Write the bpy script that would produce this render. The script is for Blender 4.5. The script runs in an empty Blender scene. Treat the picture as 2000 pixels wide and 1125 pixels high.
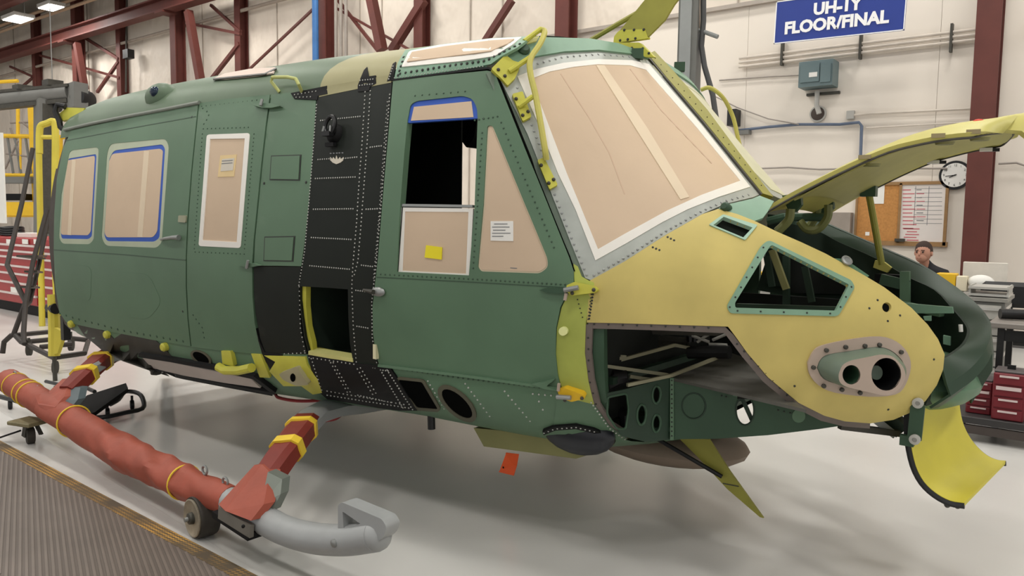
import bpy, bmesh, math, random
import numpy as np
from mathutils import Vector, Matrix
from mathutils.geometry import delaunay_2d_cdt

random.seed(7)
SC = bpy.context.scene
COL = SC.collection

# ------------------------------------------------------------------ camera
# world: X = along the fuselage towards its nose, Y = away from the viewer (port), Z up, floor at 0
FPX = 1500.0
YAW, PITCH, ROLL = math.radians(37.5), math.atan(128 / 1500.0), math.radians(0.8)
CAM = np.array([2.6688, -3.6763, 1.5])
_R0 = np.array([math.cos(YAW), math.sin(YAW), 0.0])
_F0 = np.array([-math.sin(YAW), math.cos(YAW), 0.0])
_U0 = np.array([0.0, 0.0, 1.0])
CF = _F0 * math.cos(PITCH) - _U0 * math.sin(PITCH)
_UP = _U0 * math.cos(PITCH) + _F0 * math.sin(PITCH)
CR = _R0 * math.cos(ROLL) + _UP * math.sin(ROLL)
CU = _UP * math.cos(ROLL) - _R0 * math.sin(ROLL)

cam_data = bpy.data.cameras.new('camera')
cam_data.sensor_width = 36.0
cam_data.lens = 36.0 * FPX / 2000.0
cam_data.clip_end = 200
cam_obj = bpy.data.objects.new('camera', cam_data)
m = Matrix.Identity(4)
for i in range(3):
    m[i][0], m[i][1], m[i][2], m[i][3] = CR[i], CU[i], -CF[i], CAM[i]
cam_obj.matrix_world = m
COL.objects.link(cam_obj)
SC.camera = cam_obj

# ------------------------------------------------------------------ world, exposure
world = bpy.data.worlds.new('hall_air')
SC.world = world
world.use_nodes = True
bg = world.node_tree.nodes['Background']
bg.inputs[0].default_value = (1.0, 0.985, 0.96, 1)
bg.inputs[1].default_value = 0.72
SC.view_settings.view_transform = 'Standard'
SC.view_settings.look = 'None'
SC.view_settings.gamma = 1
SC.view_settings.use_curve_mapping = False
SC.view_settings.exposure = 0.12
LAMP_W = 84.0

# ------------------------------------------------------------------ geometry helpers
def rays(px, py):
    px = np.asarray(px, float); py = np.asarray(py, float)
    return CF + np.multiply.outer((px - 1000) / FPX, CR) - np.multiply.outer((py - 562.5) / FPX, CU)

def hit(px, py, axis, val):
    d = rays(px, py)
    t = (val - CAM[axis]) / d[axis]
    return CAM + d * t
def HX(px, py, v): return hit(px, py, 0, v)
def HY(px, py, v): return hit(px, py, 1, v)
def HZ(px, py, v=0.0): return hit(px, py, 2, v)
def AT(px, py, t): return CAM + rays(px, py) * t

def smooth_table(xs, ys):
    xs = np.array(xs, float); ys = np.array(ys, float)
    h = np.diff(xs); dl = np.diff(ys) / h
    mm = np.zeros(len(xs)); mm[0] = dl[0]; mm[-1] = dl[-1]
    for i in range(1, len(xs) - 1):
        mm[i] = 0 if dl[i - 1] * dl[i] <= 0 else 2 * dl[i - 1] * dl[i] / (dl[i - 1] + dl[i])
    q = np.linspace(xs[0], xs[-1], 600)
    k = np.clip(np.searchsorted(xs, q) - 1, 0, len(h) - 1)
    t = (q - xs[k]) / h[k]
    r = (ys[k] * (1 + 2 * t) * (1 - t) ** 2 + h[k] * mm[k] * t * (1 - t) ** 2 + ys[k + 1] * t * t * (3 - 2 * t) + h[k] * mm[k + 1] * t * t * (t - 1))
    return lambda x: np.interp(x, q, r)

# ---- fuselage form: half width as a function of station and height
T_g = smooth_table([-3.8, -2, 0, .5, .8, 1.0, 1.3], [1.03, 1.02, 1, .965, .92, .88, .8])
T_zs = smooth_table([-3.4, -1.65, -.93, 0, .94], [.70, .73, .765, .82, .84])
T_zg = smooth_table([-3.4, -1.54, 0, .5], [2.085, 2.16, 2.155, 2.165])
T_zt = smooth_table([-3.75, -3.3, -2.8, -2, -1, -.2, .2, .7], [2.46, 2.545, 2.55, 2.54, 2.52, 2.48, 2.46, 2.42])
T_zb = smooth_table([-3.5, -2.9, -2.2, -1, 0, .9, 1.2], [.52, .38, .28, .33, .38, .38, .44])
T_wm = smooth_table([.7, 1.0, 1.3, 1.6, 1.9, 2.1, 2.2, 2.28, 2.34], [1.18, 1.1, 1.0, .86, .66, .47, .34, .2, 0])
T_ztn = smooth_table([.7, 1.4, 1.7, 2.0, 2.2, 2.34], [1.9, 1.75, 1.62, 1.42, 1.22, 1.03])
T_zbn = smooth_table([.7, 1.2, 1.6, 2.0, 2.2, 2.34], [.42, .47, .52, .62, .74, .92])
WS, WG, BUL = 1.17, 1.12, .105

def half_width(X, Z):
    X = np.asarray(X, float); Z = np.asarray(Z, float)
    zs, zg, zt, zb = T_zs(X), T_zg(X), T_zt(X), T_zb(X)
    t = np.clip((Z - zs) / (zg - zs), 0, 1)
    mid = WS + (WG - WS) * t + BUL * 4 * t * (1 - t)
    ut = np.clip((Z - zg) / (zt - zg), 0, 1)
    top = WG * (1 - ut ** 2) ** .5
    ub = np.clip((zs - Z) / (zs - zb), 0, 1)
    bot = WS * (1 - ub ** 2.2) ** (1 / 2.2)
    wc = np.where(Z > zg, top, np.where(Z < zs, bot, mid)) * T_g(X)
    tn, bn = T_ztn(X), T_zbn(X)
    zc = .55 * bn + .45 * tn
    u = np.where(Z > zc, (Z - zc) / (tn - zc), (zc - Z) / (zc - bn))
    u = np.clip(u, 0, 1)
    wn = T_wm(X) * (1 - u ** 2.5) ** .45
    b = np.clip((X - .8) / .35, 0, 1); b = b * b * (3 - 2 * b)
    return (1 - b) * wc + b * wn

def G_hull(P): return P[..., 1] + half_width(P[..., 0], P[..., 2])

def march(G, px, py, t0, t1, n=150):
    D = rays(px, py)
    ts = np.linspace(t0, t1, n)
    P = CAM + D[:, None, :] * ts[None, :, None]
    g = G(P)
    s = g >= 0
    has = s.any(1)
    k = np.where(has, s.argmax(1), 1); k = np.maximum(k, 1)
    lo = ts[k - 1]; hi = ts[k]
    for _ in range(26):
        mid = (lo + hi) / 2
        gm = G(CAM + D * mid[:, None]) >= 0
        hi = np.where(gm, mid, hi); lo = np.where(gm, lo, mid)
    t = np.where(has, (lo + hi) / 2, ts[g.argmax(1)])
    P = CAM + D * t[:, None]
    e = 2e-3
    gr = np.stack([(G(P + np.eye(3)[i] * e) - G(P - np.eye(3)[i] * e)) / (2 * e) for i in range(3)], -1)
    N = -gr / np.linalg.norm(gr, axis=1)[:, None]
    return P, N

def S_hull(px, py): return march(G_hull, np.asarray(px, float), np.asarray(py, float), 2.0, 7.2, 210)

def hp(px, py, off=0.0):
    P, N = S_hull([px], [py])
    return P[0] + N[0] * off

# ---- windscreen form
_a0 = hp(1122, 545); _a1 = hp(972, 150)
def XA(z): return _a0[0] + (_a1[0] - _a0[0]) * (z - _a0[2]) / (_a1[2] - _a0[2])
def YA(z): return -(_a0[1] + (_a1[1] - _a0[1]) * (z - _a0[2]) / (_a1[2] - _a0[2]))
def XC(z): return 1.396 + (.644 - 1.396) * (z - 1.626) / (2.424 - 1.626)
def G_wind(P):
    y = np.abs(P[..., 1]); z = P[..., 2]
    xw = XC(z) + (XA(z) - XC(z)) * (y / YA(z)) ** 2.8
    return -(P[..., 0] - xw)
def S_wind(px, py): return march(G_wind, np.asarray(px, float), np.asarray(py, float), 2.2, 5.2, 150)
def wp(px, py, off=0.0):
    P, N = S_wind([px], [py])
    return P[0] + N[0] * off

def S_plane(p0, n):
    p0 = np.array(p0, float); n = np.array(n, float); n = n / np.linalg.norm(n)
    def f(px, py):
        D = rays(px, py)
        t = ((p0 - CAM) @ n) / (D @ n)
        P = CAM + D * t[:, None]
        nn = n if n @ (CAM - p0) > 0 else -n
        return P, np.repeat(nn[None, :], len(P), 0)
    return f

def in_poly(x, y, poly):
    x = np.asarray(x, float); y = np.asarray(y, float)
    ins = np.zeros(x.shape, bool)
    n = len(poly)
    for i in range(n):
        x0, y0 = poly[i]; x1, y1 = poly[(i + 1) % n]
        if y0 == y1: continue
        c = ((y0 > y) != (y1 > y)) & (x < (x1 - x0) * (y - y0) / (y1 - y0) + x0)
        ins ^= c
    return ins

def rp(pts, r, n=4):
    """round the corners of a polygon"""
    out = []
    N = len(pts)
    for i in range(N):
        p = np.array(pts[i], float); a = np.array(pts[i - 1], float); b = np.array(pts[(i + 1) % N], float)
        ri = r[i] if isinstance(r, (list, tuple)) else r
        da, db = np.linalg.norm(a - p), np.linalg.norm(b - p)
        ri = min(ri, .45 * da, .45 * db)
        pa = p + (a - p) / da * ri; pb = p + (b - p) / db * ri
        if ri <= 0: out.append(tuple(p)); continue
        for k in range(n + 1):
            t = k / n
            q = pa * (1 - t) ** 2 + p * 2 * t * (1 - t) + pb * t * t
            out.append(tuple(q))
    return out

def grow(poly, d):
    """offset a polygon outwards by d (pixels or metres)"""
    A = sum(poly[i][0] * poly[(i + 1) % len(poly)][1] - poly[(i + 1) % len(poly)][0] * poly[i][1] for i in range(len(poly)))
    s = 1 if A > 0 else -1
    out = []
    for i in range(len(poly)):
        a, p, b = (np.array(poly[j % len(poly)], float) for j in (i - 1, i, i + 1))
        e1 = p - a; e2 = b - p
        n1 = np.array([e1[1], -e1[0]]) / (np.linalg.norm(e1) + 1e-9); n2 = np.array([e2[1], -e2[0]]) / (np.linalg.norm(e2) + 1e-9)
        n = n1 + n2; n = n / (np.linalg.norm(n) + 1e-9)
        k = d / max(.4, n @ n1)
        out.append(tuple(p + n * k * s))
    return out

def strip(pts, w):
    """polygon of width w along a polyline"""
    L, R = [], []
    for i in range(len(pts)):
        a = np.array(pts[max(0, i - 1)], float); b = np.array(pts[min(len(pts) - 1, i + 1)], float)
        t = (b - a) / np.linalg.norm(b - a); n = np.array([t[1], -t[0]])
        p = np.array(pts[i], float)
        ww = w[i] if isinstance(w, (list, tuple)) else w
        L.append(tuple(p + n * ww / 2)); R.append(tuple(p - n * ww / 2))
    return L + R[::-1]

def circ(cx, cy, rx, ry=None, n=20, rot=0):
    ry = ry or rx
    c, s = math.cos(rot), math.sin(rot)
    return [(cx + rx * math.cos(a) * c - ry * math.sin(a) * s, cy + rx * math.cos(a) * s + ry * math.sin(a) * c) for a in (2 * math.pi * k / n for k in range(n))]

def spline(pts, n=8):
    P = [np.array(p, float) for p in pts]
    P = [2 * P[0] - P[1]] + P + [2 * P[-1] - P[-2]]
    out = []
    for i in range(1, len(P) - 2):
        for k in range(n):
            t = k / n
            out.append(.5 * ((2 * P[i]) + (P[i + 1] - P[i - 1]) * t + (2 * P[i - 1] - 5 * P[i] + 4 * P[i + 1] - P[i + 2]) * t * t + (3 * P[i] - P[i - 1] - 3 * P[i + 1] + P[i + 2]) * t ** 3))
    out.append(P[-2])
    return out

# ------------------------------------------------------------------ materials
def lin(c):
    c = c / 255.0
    return c / 12.92 if c <= .04045 else ((c + .055) / 1.055) ** 2.4
MATS = {}
def mat(name, rgb, rough=.55, metal=0.0, var=.08, scale=6.0, bump=0.0, bscale=60.0, spec=.4, emit=0, coat=0, stretch=None):
    if name in MATS: return MATS[name]
    M = bpy.data.materials.new(name); M.use_nodes = True
    nt = M.node_tree; b = nt.nodes['Principled BSDF']
    c = [lin(v) for v in rgb]
    tc = nt.nodes.new('ShaderNodeTexCoord')
    mp = nt.nodes.new('ShaderNodeMapping')
    if stretch: mp.inputs['Scale'].default_value = stretch
    nt.links.new(tc.outputs['Object'], mp.inputs[0])
    if var > 0:
        nz = nt.nodes.new('ShaderNodeTexNoise'); nz.inputs['Scale'].default_value = scale; nz.inputs['Detail'].default_value = 4
        nt.links.new(mp.outputs[0], nz.inputs['Vector'])
        rmp = nt.nodes.new('ShaderNodeValToRGB')
        rmp.color_ramp.elements[0].position = .3; rmp.color_ramp.elements[1].position = .7
        rmp.color_ramp.elements[0].color = [max(0, v * (1 - var)) for v in c] + [1]
        rmp.color_ramp.elements[1].color = [min(1, v * (1 + var)) for v in c] + [1]
        nt.links.new(nz.outputs[0], rmp.inputs[0]); nt.links.new(rmp.outputs[0], b.inputs['Base Color'])
    else:
        b.inputs['Base Color'].default_value = c + [1]
    b.inputs['Roughness'].default_value = rough
    b.inputs['Metallic'].default_value = metal
    b.inputs['Specular IOR Level'].default_value = spec
    if coat: b.inputs['Coat Weight'].default_value = coat; b.inputs['Coat Roughness'].default_value = .15
    if bump:
        n2 = nt.nodes.new('ShaderNodeTexNoise'); n2.inputs['Scale'].default_value = bscale; n2.inputs['Detail'].default_value = 3
        nt.links.new(mp.outputs[0], n2.inputs['Vector'])
        bp = nt.nodes.new('ShaderNodeBump'); bp.inputs['Strength'].default_value = bump; bp.inputs['Distance'].default_value = .02
        nt.links.new(n2.outputs[0], bp.inputs['Height']); nt.links.new(bp.outputs[0], b.inputs['Normal'])
    if emit:
        b.inputs['Emission Color'].default_value = c + [1]; b.inputs['Emission Strength'].default_value = emit
    MATS[name] = M
    return M

GREEN = mat('painted_green', (90, 118, 93), .48, var=.1, scale=2.2, spec=.4)
DKGREEN = mat('dark_green_primer', (52, 78, 58), .5, var=.1, scale=4)
INGREEN = mat('interior_dark_green', (38, 58, 44), .55, var=.12, scale=5)
SEAFOAM = mat('seafoam_primer', (122, 156, 132), .5, var=.07, scale=9)
BLACK = mat('black_panel', (24, 29, 24), .6, var=.12, scale=5, spec=.25)
VOID = mat('opening_void', (10, 11, 10), 1.0, var=0, spec=.02)
DKBLACK = mat('black_flat', (15, 15, 16), .65, var=.1, spec=.25)
TAN = mat('masking_paper', (207, 184, 159), .8, var=.035, scale=3, bump=.15, bscale=7, spec=.15)
TANL = mat('paper_tape', (222, 204, 178), .7, var=.02, spec=.2)
PALE = mat('pale_masking_film', (206, 203, 174), .6, var=.03, spec=.3)
WHITE = mat('white_tape', (234, 230, 222), .6, var=.02)
BLUE = mat('blue_tape', (46, 86, 178), .6, var=.05)
SILVER = mat('bare_aluminium', (168, 172, 166), .45, metal=.25, var=.08, scale=12)
PRIMER = mat('yellow_tan_primer', (196, 178, 104), .55, var=.09, scale=5)
LIME = mat('lime_zinc_primer', (196, 192, 74), .5, var=.09, scale=8)
LIMED = mat('olive_lime_primer', (150, 146, 62), .5, var=.09, scale=8)
OLIVE = mat('olive_fairing', (126, 124, 78), .55, var=.07)
TANROOF = mat('tan_roof_primer', (158, 152, 112), .55, var=.05, scale=6)
BROWN = mat('bare_border_strip', (104, 94, 88), .6, var=.1, scale=14)
FITTING = mat('fitting_pinkish_grey', (176, 158, 144), .5, var=.05)
STEEL = mat('grey_steel', (150, 152, 150), .4, metal=.5, var=.06)
DSTEEL = mat('dark_steel', (74, 72, 66), .5, metal=.4, var=.15, scale=20)
RIVET = mat('rivet_metal', (190, 190, 184), .4, metal=.3, var=0)
RIVETD = mat('rivet_dark', (46, 48, 44), .5, var=0)
RIVETG = mat('rivet_green', (60, 82, 64), .5, var=0)
REDCOV = mat('red_vinyl_cover', (158, 78, 60), .6, var=.12, scale=7, bump=.25, bscale=9)
REDCOVD = mat('dark_red_vinyl_cover', (124, 46, 36), .6, var=.1, scale=7, bump=.2, bscale=9)
YTAPE = mat('yellow_band', (236, 202, 60), .5, var=.04)
SKIDG = mat('skid_grey_paint', (158, 160, 160), .45, var=.05, scale=10)
BLACKP = mat('black_plastic', (24, 24, 25), .45, var=.1)
RUBBER = mat('rubber', (56, 52, 46), .7, var=.15, scale=20)
REDST = mat('red_oxide_steel', (94, 48, 41), .6, var=.1, scale=4)
WALLW = mat('white_wall_paint', (226, 217, 205), .7, var=.03, scale=.8)
YELLOWP = mat('safety_yellow', (226, 182, 40), .5, var=.06)
LYELLOW = mat('pale_yellow_paint', (206, 190, 70), .5, var=.06)
GREYP = mat('grey_machine_paint', (112, 112, 108), .5, var=.06)
GREYL = mat('light_grey_laminate', (176, 174, 168), .5, var=.04)
REDBOX = mat('red_toolbox', (158, 34, 36), .4, var=.06)
PAPER = mat('white_paper', (232, 230, 224), .7, var=.02)
ORANGE = mat('orange_tag', (240, 96, 44), .6, var=.03)
INK = mat('grey_ink', (120, 122, 124), .7, var=0)

# ------------------------------------------------------------------ objects
ROOT = {}
def thing(name, label, cat, loc=(0, 0, 0), group=None):
    o = bpy.data.objects.new(name, None); COL.objects.link(o)
    o.empty_display_size = .1
    o.location = Vector([float(v) for v in loc]); o['label'] = label; o['category'] = cat
    if group: o['group'] = group
    ROOT[o.name] = Vector([float(v) for v in loc])
    return o
def tag(o, label, cat, group=None):
    o['label'] = label; o['category'] = cat
    if group: o['group'] = group
    return o
def attach(o, parent):
    if parent is None: return
    o.parent = parent
    if parent.name in ROOT: o.matrix_parent_inverse = Matrix.Translation(-ROOT[parent.name])
def mesh_obj(name, verts, faces, material, parent=None, smooth=True, angle=35, kind=None, label=None):
    me = bpy.data.meshes.new(name)
    me.from_pydata([tuple(map(float, v)) for v in verts], [], faces)
    me.validate()
    bm = bmesh.new(); bm.from_mesh(me)
    bmesh.ops.recalc_face_normals(bm, faces=bm.faces)
    bm.to_mesh(me); bm.free()
    if smooth:
        me.shade_smooth(); me.set_sharp_from_angle(angle=math.radians(angle))
    me.materials.append(material)
    o = bpy.data.objects.new(name, me); COL.objects.link(o)
    attach(o, parent)
    if kind: o['kind'] = kind
    if label: o['label'] = label
    return o

def frame_of(t):
    t = np.array(t, float); t /= np.linalg.norm(t)
    u = np.array([0, 0, 1.0]) if abs(t[2]) < .9 else np.array([1.0, 0, 0])
    a = np.cross(t, u); a /= np.linalg.norm(a)
    return t, a, np.cross(a, t)

class MB:
    def __init__(s): s.v = []; s.f = []
    def add(s, v, f):
        n = len(s.v); s.v += [np.array(p, float) for p in v]; s.f += [tuple(i + n for i in q) for q in f]; return s
    def hexa(s, c8):
        return s.add(c8, [(0, 1, 2, 3), (7, 6, 5, 4), (0, 4, 5, 1), (1, 5, 6, 2), (2, 6, 7, 3), (3, 7, 4, 0)])
    def box(s, c, size, rz=0, bev=0):
        c = np.array(c, float); hx, hy, hz = (v / 2 for v in size)
        cs, sn = math.cos(rz), math.sin(rz)
        def R(x, y, z): return c + np.array([x * cs - y * sn, x * sn + y * cs, z])
        if bev <= 0:
            return s.hexa([R(-hx, -hy, -hz), R(hx, -hy, -hz), R(hx, hy, -hz), R(-hx, hy, -hz), R(-hx, -hy, hz), R(hx, -hy, hz), R(hx, hy, hz), R(-hx, hy, hz)])
        b = min(bev, hx * .9, hy * .9, hz * .9)
        L = []
        for z, k in ((-hz, b), (-hz + b, 0), (hz - b, 0), (hz, b)):
            for (sx, sy) in ((-1, -1), (1, -1), (1, 1), (-1, 1)):
                if sx * sy > 0: pts = ((sx * (hx - k), sy * (hy - b)), (sx * (hx - b), sy * (hy - k)))
                else: pts = ((sx * (hx - b), sy * (hy - k)), (sx * (hx - k), sy * (hy - b)))
                if (sx, sy) == (-1, -1): pts = pts
                L += [R(px, py, z) for px, py in pts]
        f = [tuple(range(7, -1, -1)), tuple(range(24, 32))]
        for r in range(3):
            for k in range(8): f.append((r * 8 + k, r * 8 + (k + 1) % 8, r * 8 + 8 + (k + 1) % 8, r * 8 + 8 + k))
        return s.add(L, f)
    def beam(s, p, q, w, h, up=(0, 0, 1)):
        p = np.array(p, float); q = np.array(q, float); t = q - p; t /= np.linalg.norm(t)
        up = np.array(up, float)
        if abs(t @ up) > .98: up = np.array([0, 1.0, 0])
        a = np.cross(t, up); a /= np.linalg.norm(a); b = np.cross(a, t)
        a = a * w / 2; b = b * h / 2
        return s.hexa([p - a - b, p + a - b, p + a + b, p - a + b, q - a - b, q + a - b, q + a + b, q - a + b])
    def ibeam(s, p, q, w, h, t=.03, up=(0, 1, 0)):
        """H section: flanges at +-h/2 along up, width w"""
        p = np.array(p, float); q = np.array(q, float); u = np.array(up, float)
        s.beam(p + u * (h - t) / 2, q + u * (h - t) / 2, w, t, up)
        s.beam(p - u * (h - t) / 2, q - u * (h - t) / 2, w, t, up)
        s.beam(p, q, t * .8, h - 2 * t, up)
        return s
    def tube(s, pts, r, seg=10, closed=False, cap=True, sq=None):
        P = [np.array(p, float) for p in pts]; n = len(P)
        rs = r if isinstance(r, (list, tuple)) else [r] * n
        V = []; prev = None
        for i in range(n):
            t = (P[(i + 1) % n] - P[i - 1]) if closed else P[min(n - 1, i + 1)] - P[max(0, i - 1)]
            t = t / (np.linalg.norm(t) + 1e-12)
            if prev is None: _, a, b = frame_of(t)
            else:
                a = prev - t * (prev @ t); a /= np.linalg.norm(a); b = np.cross(a, t)
            prev = a
            for k in range(seg):
                an = 2 * math.pi * k / seg
                V.append(P[i] + (a * math.cos(an) + b * math.sin(an)) * rs[i])
        F = []
        for i in range(n if closed else n - 1):
            j = (i + 1) % n
            for k in range(seg): F.append((i * seg + k, i * seg + (k + 1) % seg, j * seg + (k + 1) % seg, j * seg + k))
        if cap and not closed:
            F.append(tuple(range(seg - 1, -1, -1))); F.append(tuple((n - 1) * seg + k for k in range(seg)))
        return s.add(V, F)
    def cyl(s, p, q, r, seg=16, r2=None):
        return s.tube([p, q], [r, r2 if r2 is not None else r], seg)
    def lathe(s, p, ax, prof, seg=20):
        """prof: (distance along axis, radius)"""
        t, a, b = frame_of(ax); p = np.array(p, float); V = []; F = []
        for d, r in prof:
            for k in range(seg):
                an = 2 * math.pi * k / seg
                V.append(p + t * d + (a * math.cos(an) + b * math.sin(an)) * r)
        for i in range(len(prof) - 1):
            for k in range(seg): F.append((i * seg + k, i * seg + (k + 1) % seg, (i + 1) * seg + (k + 1) % seg, (i + 1) * seg + k))
        F.append(tuple(range(seg - 1, -1, -1))); F.append(tuple((len(prof) - 1) * seg + k for k in range(seg)))
        return s.add(V, F)
    def ball(s, c, r, seg=14, rings=8, sc=(1, 1, 1)):
        c = np.array(c, float); V = []; F = []
        for i in range(1, rings):
            th = math.pi * i / rings
            for k in range(seg):
                an = 2 * math.pi * k / seg
                V.append(c + np.array([math.sin(th) * math.cos(an) * sc[0], math.sin(th) * math.sin(an) * sc[1], math.cos(th) * sc[2]]) * r)
        V.append(c + np.array([0, 0, r * sc[2]])); V.append(c - np.array([0, 0, r * sc[2]]))
        t, bt = len(V) - 2, len(V) - 1
        for i in range(rings - 2):
            for k in range(seg): F.append((i * seg + k, i * seg + (k + 1) % seg, (i + 1) * seg + (k + 1) % seg, (i + 1) * seg + k))
        for k in range(seg):
            F.append((t, k, (k + 1) % seg)[::-1]); F.append((bt, (rings - 2) * seg + k, (rings - 2) * seg + (k + 1) % seg))
        return s.add(V, F)
    def prism(s, poly, vec):
        poly = [np.array(p, float) for p in poly]; v = np.array(vec, float); n = len(poly)
        return s.add(poly + [p + v for p in poly], [tuple(range(n)), tuple(range(2 * n - 1, n - 1, -1))] + [(i, (i + 1) % n, n + (i + 1) % n, n + i) for i in range(n)])
    def grid(s, rows, closed=False):
        R = len(rows); C = len(rows[0])
        V = [p for r in rows for p in r]; F = []
        for i in range(R - 1):
            for k in range(C if closed else C - 1): F.append((i * C + k, i * C + (k + 1) % C, (i + 1) * C + (k + 1) % C, (i + 1) * C + k))
        return s.add(V, F)
    def sheet(s, rows, th, nrm=None):
        """closed thin sheet from a grid of points; thickness along per-vertex normals"""
        A = np.array(rows, float); R, C, _ = A.shape
        du = np.gradient(A, axis=0); dv = np.gradient(A, axis=1)
        N = np.cross(du, dv); N /= (np.linalg.norm(N, axis=2)[..., None] + 1e-12)
        B = A + N * th
        n = R * C
        V = list(A.reshape(-1, 3)) + list(B.reshape(-1, 3)); F = []
        for i in range(R - 1):
            for k in range(C - 1):
                q = (i * C + k, i * C + k + 1, (i + 1) * C + k + 1, (i + 1) * C + k)
                F.append(q); F.append(tuple(j + n for j in q[::-1]))
        bd = [k for k in range(C)] + [i * C + C - 1 for i in range(1, R)] + [(R - 1) * C + k for k in range(C - 2, -1, -1)] + [i * C for i in range(R - 2, 0, -1)]
        for i in range(len(bd)):
            a, b = bd[i], bd[(i + 1) % len(bd)]
            F.append((a, b, b + n, a + n))
        return s.add(V, F)
    def build(s, name, material, parent=None, **kw): return mesh_obj(name, s.v, s.f, material, parent, **kw)

def panel(name, poly, surf, material, parent=None, holes=(), off=0.0, th=.012, grid=16, kind=None, label=None, mirror=False, angle=35):
    """a skin panel cut to an outline and laid on a curved form, with real thickness"""
    loops = [list(poly)] + [list(h) for h in holes]
    V = []; E = []
    for lp in loops:
        n0 = len(V); pts = []
        for i in range(len(lp)):
            a = np.array(lp[i], float); b = np.array(lp[(i + 1) % len(lp)], float)
            k = max(1, int(np.linalg.norm(b - a) / (grid * .8)))
            for j in range(k): pts.append(a + (b - a) * j / k)
        V += pts
        E += [(n0 + i, n0 + (i + 1) % len(pts)) for i in range(len(pts))]
    A = np.array(V)
    xs = np.arange(A[:, 0].min() + grid * .5, A[:, 0].max(), grid); ys = np.arange(A[:, 1].min() + grid * .5, A[:, 1].max(), grid)
    if len(xs) and len(ys):
        gx, gy = np.meshgrid(xs, ys); gx = gx.ravel(); gy = gy.ravel()
        ok = in_poly(gx, gy, loops[0])
        for h in loops[1:]: ok &= ~in_poly(gx, gy, h)
        if ok.any():
            g2 = np.stack([gx[ok], gy[ok]], 1)
            dmin = np.sqrt(((g2[:, None, :] - A[None, :, :]) ** 2).sum(2)).min(1)
            V += list(g2[dmin > grid * .35])
    res = delaunay_2d_cdt([Vector((float(p[0]), float(p[1]))) for p in V], E, [], 0, 1e-5)
    v2 = np.array([(p.x, p.y) for p in res[0]]); tris = [tuple(t) for t in res[2]]
    cen = np.array([v2[list(t)].mean(0) for t in tris])
    ok = in_poly(cen[:, 0], cen[:, 1], loops[0])
    for h in loops[1:]: ok &= ~in_poly(cen[:, 0], cen[:, 1], h)
    tris = [t for t, k in zip(tris, ok) if k]
    used = sorted({i for t in tris for i in t}); mp = {i: k for k, i in enumerate(used)}
    tris = [tuple(mp[i] for i in t) for t in tris]; v2 = v2[used]
    P, N = surf(v2[:, 0], v2[:, 1])
    n = len(P)
    VV = list(P + N * off) + list(P + N * (off - th))
    FF = [t for t in tris] + [tuple(i + n for i in t[::-1]) for t in tris]
    cnt = {}
    for t in tris:
        for a, b in ((t[0], t[1]), (t[1], t[2]), (t[2], t[0])):
            cnt[(a, b)] = cnt.get((a, b), 0) + 1
    for (a, b) in list(cnt):
        if (b, a) not in cnt: FF.append((b, a, a + n, b + n))
    if mirror: VV = [p * np.array([1, -1, 1]) for p in VV]; FF = [f[::-1] for f in FF]
    return mesh_obj(name, VV, FF, material, parent, kind=kind, label=label, angle=angle)

def along(pts, step):
    out = []; carry = 0
    for a, b in zip(pts[:-1], pts[1:]):
        a = np.array(a, float); b = np.array(b, float); L = np.linalg.norm(b - a); d = carry
        while d <= L: out.append(tuple(a + (b - a) * d / L)); d += step
        carry = d - L
    return out
def rivets(name, lines, surf, material, parent, r=.0045, off=.0, h=.003, seg=6):
    """domed rivet heads set along lines: lines = [(polyline, spacing)]"""
    pts = [p for pl, st in lines for p in along(pl, st)]
    A = np.array(pts); P, N = surf(A[:, 0], A[:, 1])
    mb = MB()
    for p, n in zip(P, N):
        mb.lathe(p + n * (off - .002), n, [(0, r), (h * .6 + .002, r * .9), (h + .002, r * .45)], seg)
    return mb.build(name, material, parent, kind='stuff')

def text_mesh(name, s, size, origin, right, up, material, parent=None, align='CENTER', ext=.002, bold=0.0, fit=None):
    cu = bpy.data.curves.new(name, 'FONT'); cu.body = s; cu.size = size; cu.align_x = align; cu.align_y = 'CENTER'
    cu.extrude = ext; cu.offset = bold; cu.resolution_u = 3
    tmp = bpy.data.objects.new(name, cu); COL.objects.link(tmp)
    dg = bpy.context.evaluated_depsgraph_get()
    me = bpy.data.meshes.new_from_object(tmp.evaluated_get(dg))
    bpy.data.objects.remove(tmp)
    r = np.array(right, float); r /= np.linalg.norm(r); u = np.array(up, float); u /= np.linalg.norm(u); n = np.cross(r, u)
    if fit:
        xs_ = [v.co.x for v in me.vertices]; ys_ = [v.co.y for v in me.vertices]
        kx, ky = fit[0] / (max(xs_) - min(xs_)), fit[1] / (max(ys_) - min(ys_)); mx_, my_ = (max(xs_) + min(xs_)) / 2, (max(ys_) + min(ys_)) / 2
        for v in me.vertices: v.co.x = (v.co.x - mx_) * kx; v.co.y = (v.co.y - my_) * ky
    M4 = Matrix([[r[i], u[i], n[i], float(origin[i])] for i in range(3)] + [[0, 0, 0, 1]])
    me.transform(M4); me.materials.clear(); me.materials.append(material); me.name = name
    o = bpy.data.objects.new(name, me); COL.objects.link(o); attach(o, parent)
    return o

# ================================================================== the hall
YW = 8.0
def struct(o): o['kind'] = 'structure'; return o

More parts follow.
